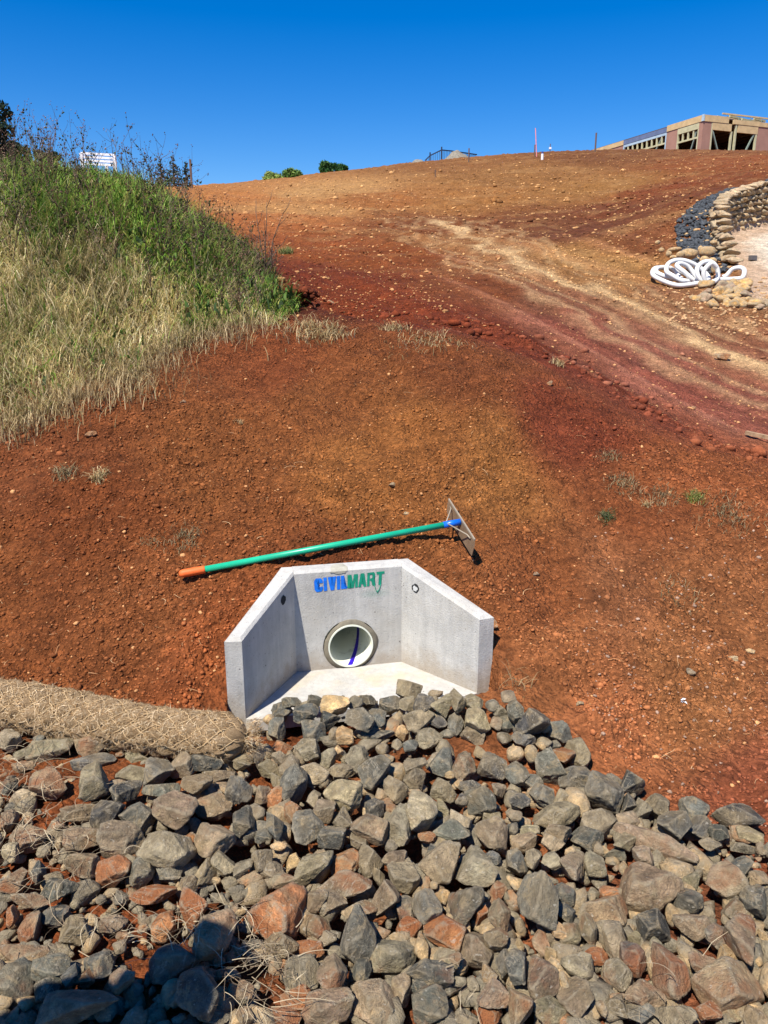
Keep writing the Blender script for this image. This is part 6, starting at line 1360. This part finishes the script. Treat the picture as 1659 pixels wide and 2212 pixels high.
# ------------------------------------------------------------------ the person beside the camera (outside the frame, their shadow falls in it)
def person(x, y):
    zg_ = 0.06; root = empty('person', (x, y, zg_), math.radians(-37), label='person in a dark shirt and brimmed cap, seen only by their shadow on the rocks', cat='person')
    M_CL = simple('dark_clothes', (0.05, 0.06, 0.10), .9, .1); M_SK = simple('skin', (0.50, 0.30, 0.20), .6, .3)
    J = {'pel': (0, 0, .95, .15), 'wai': (0, 0, 1.08, .145), 'che': (0, .0, 1.30, .17), 'nck': (0, 0, 1.47, .06), 'hed': (0, .01, 1.58, .095), 'top': (0, 0, 1.68, .075),
         'sl': (-.17, 0, 1.42, .07), 'el': (-.27, .03, 1.15, .046), 'wl': (-.26, .16, .93, .033), 'sr': (.17, 0, 1.42, .07), 'er': (.27, .03, 1.15, .046), 'wr': (.26, .16, .93, .033),
         'hl': (-.10, 0, .90, .095), 'kl': (-.12, .02, .50, .062), 'al': (-.12, 0, .09, .042), 'fl': (-.13, .15, .04, .036), 'hr': (.10, 0, .90, .095), 'kr': (.12, .02, .50, .062), 'ar': (.12, 0, .09, .042), 'fr': (.13, .15, .04, .036)}
    E = [('pel', 'wai'), ('wai', 'che'), ('che', 'nck'), ('nck', 'hed'), ('hed', 'top'), ('che', 'sl'), ('sl', 'el'), ('el', 'wl'), ('che', 'sr'), ('sr', 'er'), ('er', 'wr'), ('pel', 'hl'), ('hl', 'kl'), ('kl', 'al'), ('al', 'fl'), ('pel', 'hr'), ('hr', 'kr'), ('kr', 'ar'), ('ar', 'fr')]
    def skin(name, verts, edges, rad, mat, rootv=0, sub=2):
        me = bpy.data.meshes.new(name); me.from_pydata(verts, edges, []); me.materials.append(mat); o = link(name, me, root)
        o.modifiers.new('skin', 'SKIN'); sv = me.skin_vertices[0].data
        for i, r_ in enumerate(rad): sv[i].radius = (r_, r_*.85 if r_ > .1 else r_)
        sv[rootv].use_root = True; s_ = o.modifiers.new('sub', 'SUBSURF'); s_.levels = sub; s_.render_levels = sub
        return o
    nm = list(J); skin('body', [J[k][:3] for k in nm], [(nm.index(a_), nm.index(b_)) for a_, b_ in E], [J[k][3] for k in nm], M_CL)
    for sg, w in ((-1, 'wl'), (1, 'wr')):
        wx, wy, wz, _ = J[w]; v = [(wx, wy, wz), (wx, wy+.05, wz-.05)]; ed = [(0, 1)]; rd = [.026, .034]
        for f in range(4):
            b0 = len(v); ox = (f-1.5)*.018; ln = (.036, .042, .040, .030)[f]; v += [(wx+ox, wy+.075, wz-.085), (wx+ox, wy+.085, wz-.085-ln), (wx+ox, wy+.07, wz-.085-2*ln)]; ed += [(1, b0), (b0, b0+1), (b0+1, b0+2)]; rd += [.010, .009, .007]
        b0 = len(v); v += [(wx-sg*.03, wy+.06, wz-.05), (wx-sg*.05, wy+.08, wz-.09)]; ed += [(0, b0), (b0, b0+1)]; rd += [.012, .009]
        skin('hand', v, ed, rd, M_SK, 0, 1)
    mb = MB(); V = []; Fs = []; K3 = 20    # cap with a brim
    for j, (r_, z_) in enumerate(((.145, 1.635), (.122, 1.675), (.095, 1.735), (.05, 1.76), (.004, 1.768))):
        for i in range(K3): an = 2*math.pi*i/K3; V.append((r_*math.cos(an)*.92, r_*math.sin(an)*1.08, z_))
    for j in range(4):
        for i in range(K3): Fs.append((j*K3+i, j*K3+(i+1) % K3, (j+1)*K3+(i+1) % K3, (j+1)*K3+i))
    mb.add(V, Fs); mb.add([(-.085, .10, 1.645), (.085, .10, 1.645), (.07, .20, 1.625), (0, .225, 1.62), (-.07, .20, 1.625), (-.085, .10, 1.652), (.085, .10, 1.652), (.07, .20, 1.632), (0, .225, 1.627), (-.07, .20, 1.632)], [(4, 3, 2, 1, 0), (5, 6, 7, 8, 9), (0, 1, 6, 5), (1, 2, 7, 6), (2, 3, 8, 7), (3, 4, 9, 8), (4, 0, 5, 9)])
    mb.build('cap', M_CL, root, smooth=True)
    fb = MB()
    for sg in (-1, 1): fb.tube([(sg*.032, .088, 1.61), (sg*.032, .098, 1.61)], [.012, .006], 10)
    fb.build('eyes', simple('eye', (.05, .04, .04), .3), root, smooth=True); MB().tube([(0, .085, 1.605), (0, .112, 1.575), (0, .095, 1.568)], [.008, .014, .010], 10).build('nose', M_SK, root, smooth=True); MB().tube([(-.022, .090, 1.54), (0, .097, 1.538), (.022, .090, 1.54)], [.003, .006, .003], 8).build('mouth', simple('lips', (.4, .15, .12), .5), root, smooth=True)
    for sg in (-1, 1): MB().tube([(sg*.082, 0, 1.60), (sg*.098, -.005, 1.59), (sg*.085, 0, 1.56)], [.010, .016, .010], 8).build('ear', M_SK, root, smooth=True)
hd3 = at_z(320, 2120, 0.08); kk_ = (1.73-0.08)/(-SUN_TRAVEL.z)
person(hd3[0]-SUN_TRAVEL.x*kk_+0.05, hd3[1]-SUN_TRAVEL.y*kk_)
pass  # print('verts', sum(len(m.vertices) for m in bpy.data.meshes), 'tris', sum(sum(max(1, p.loop_total-2) for p in m.polygons) for m in bpy.data.meshes if len(m.polygons) < 50000))
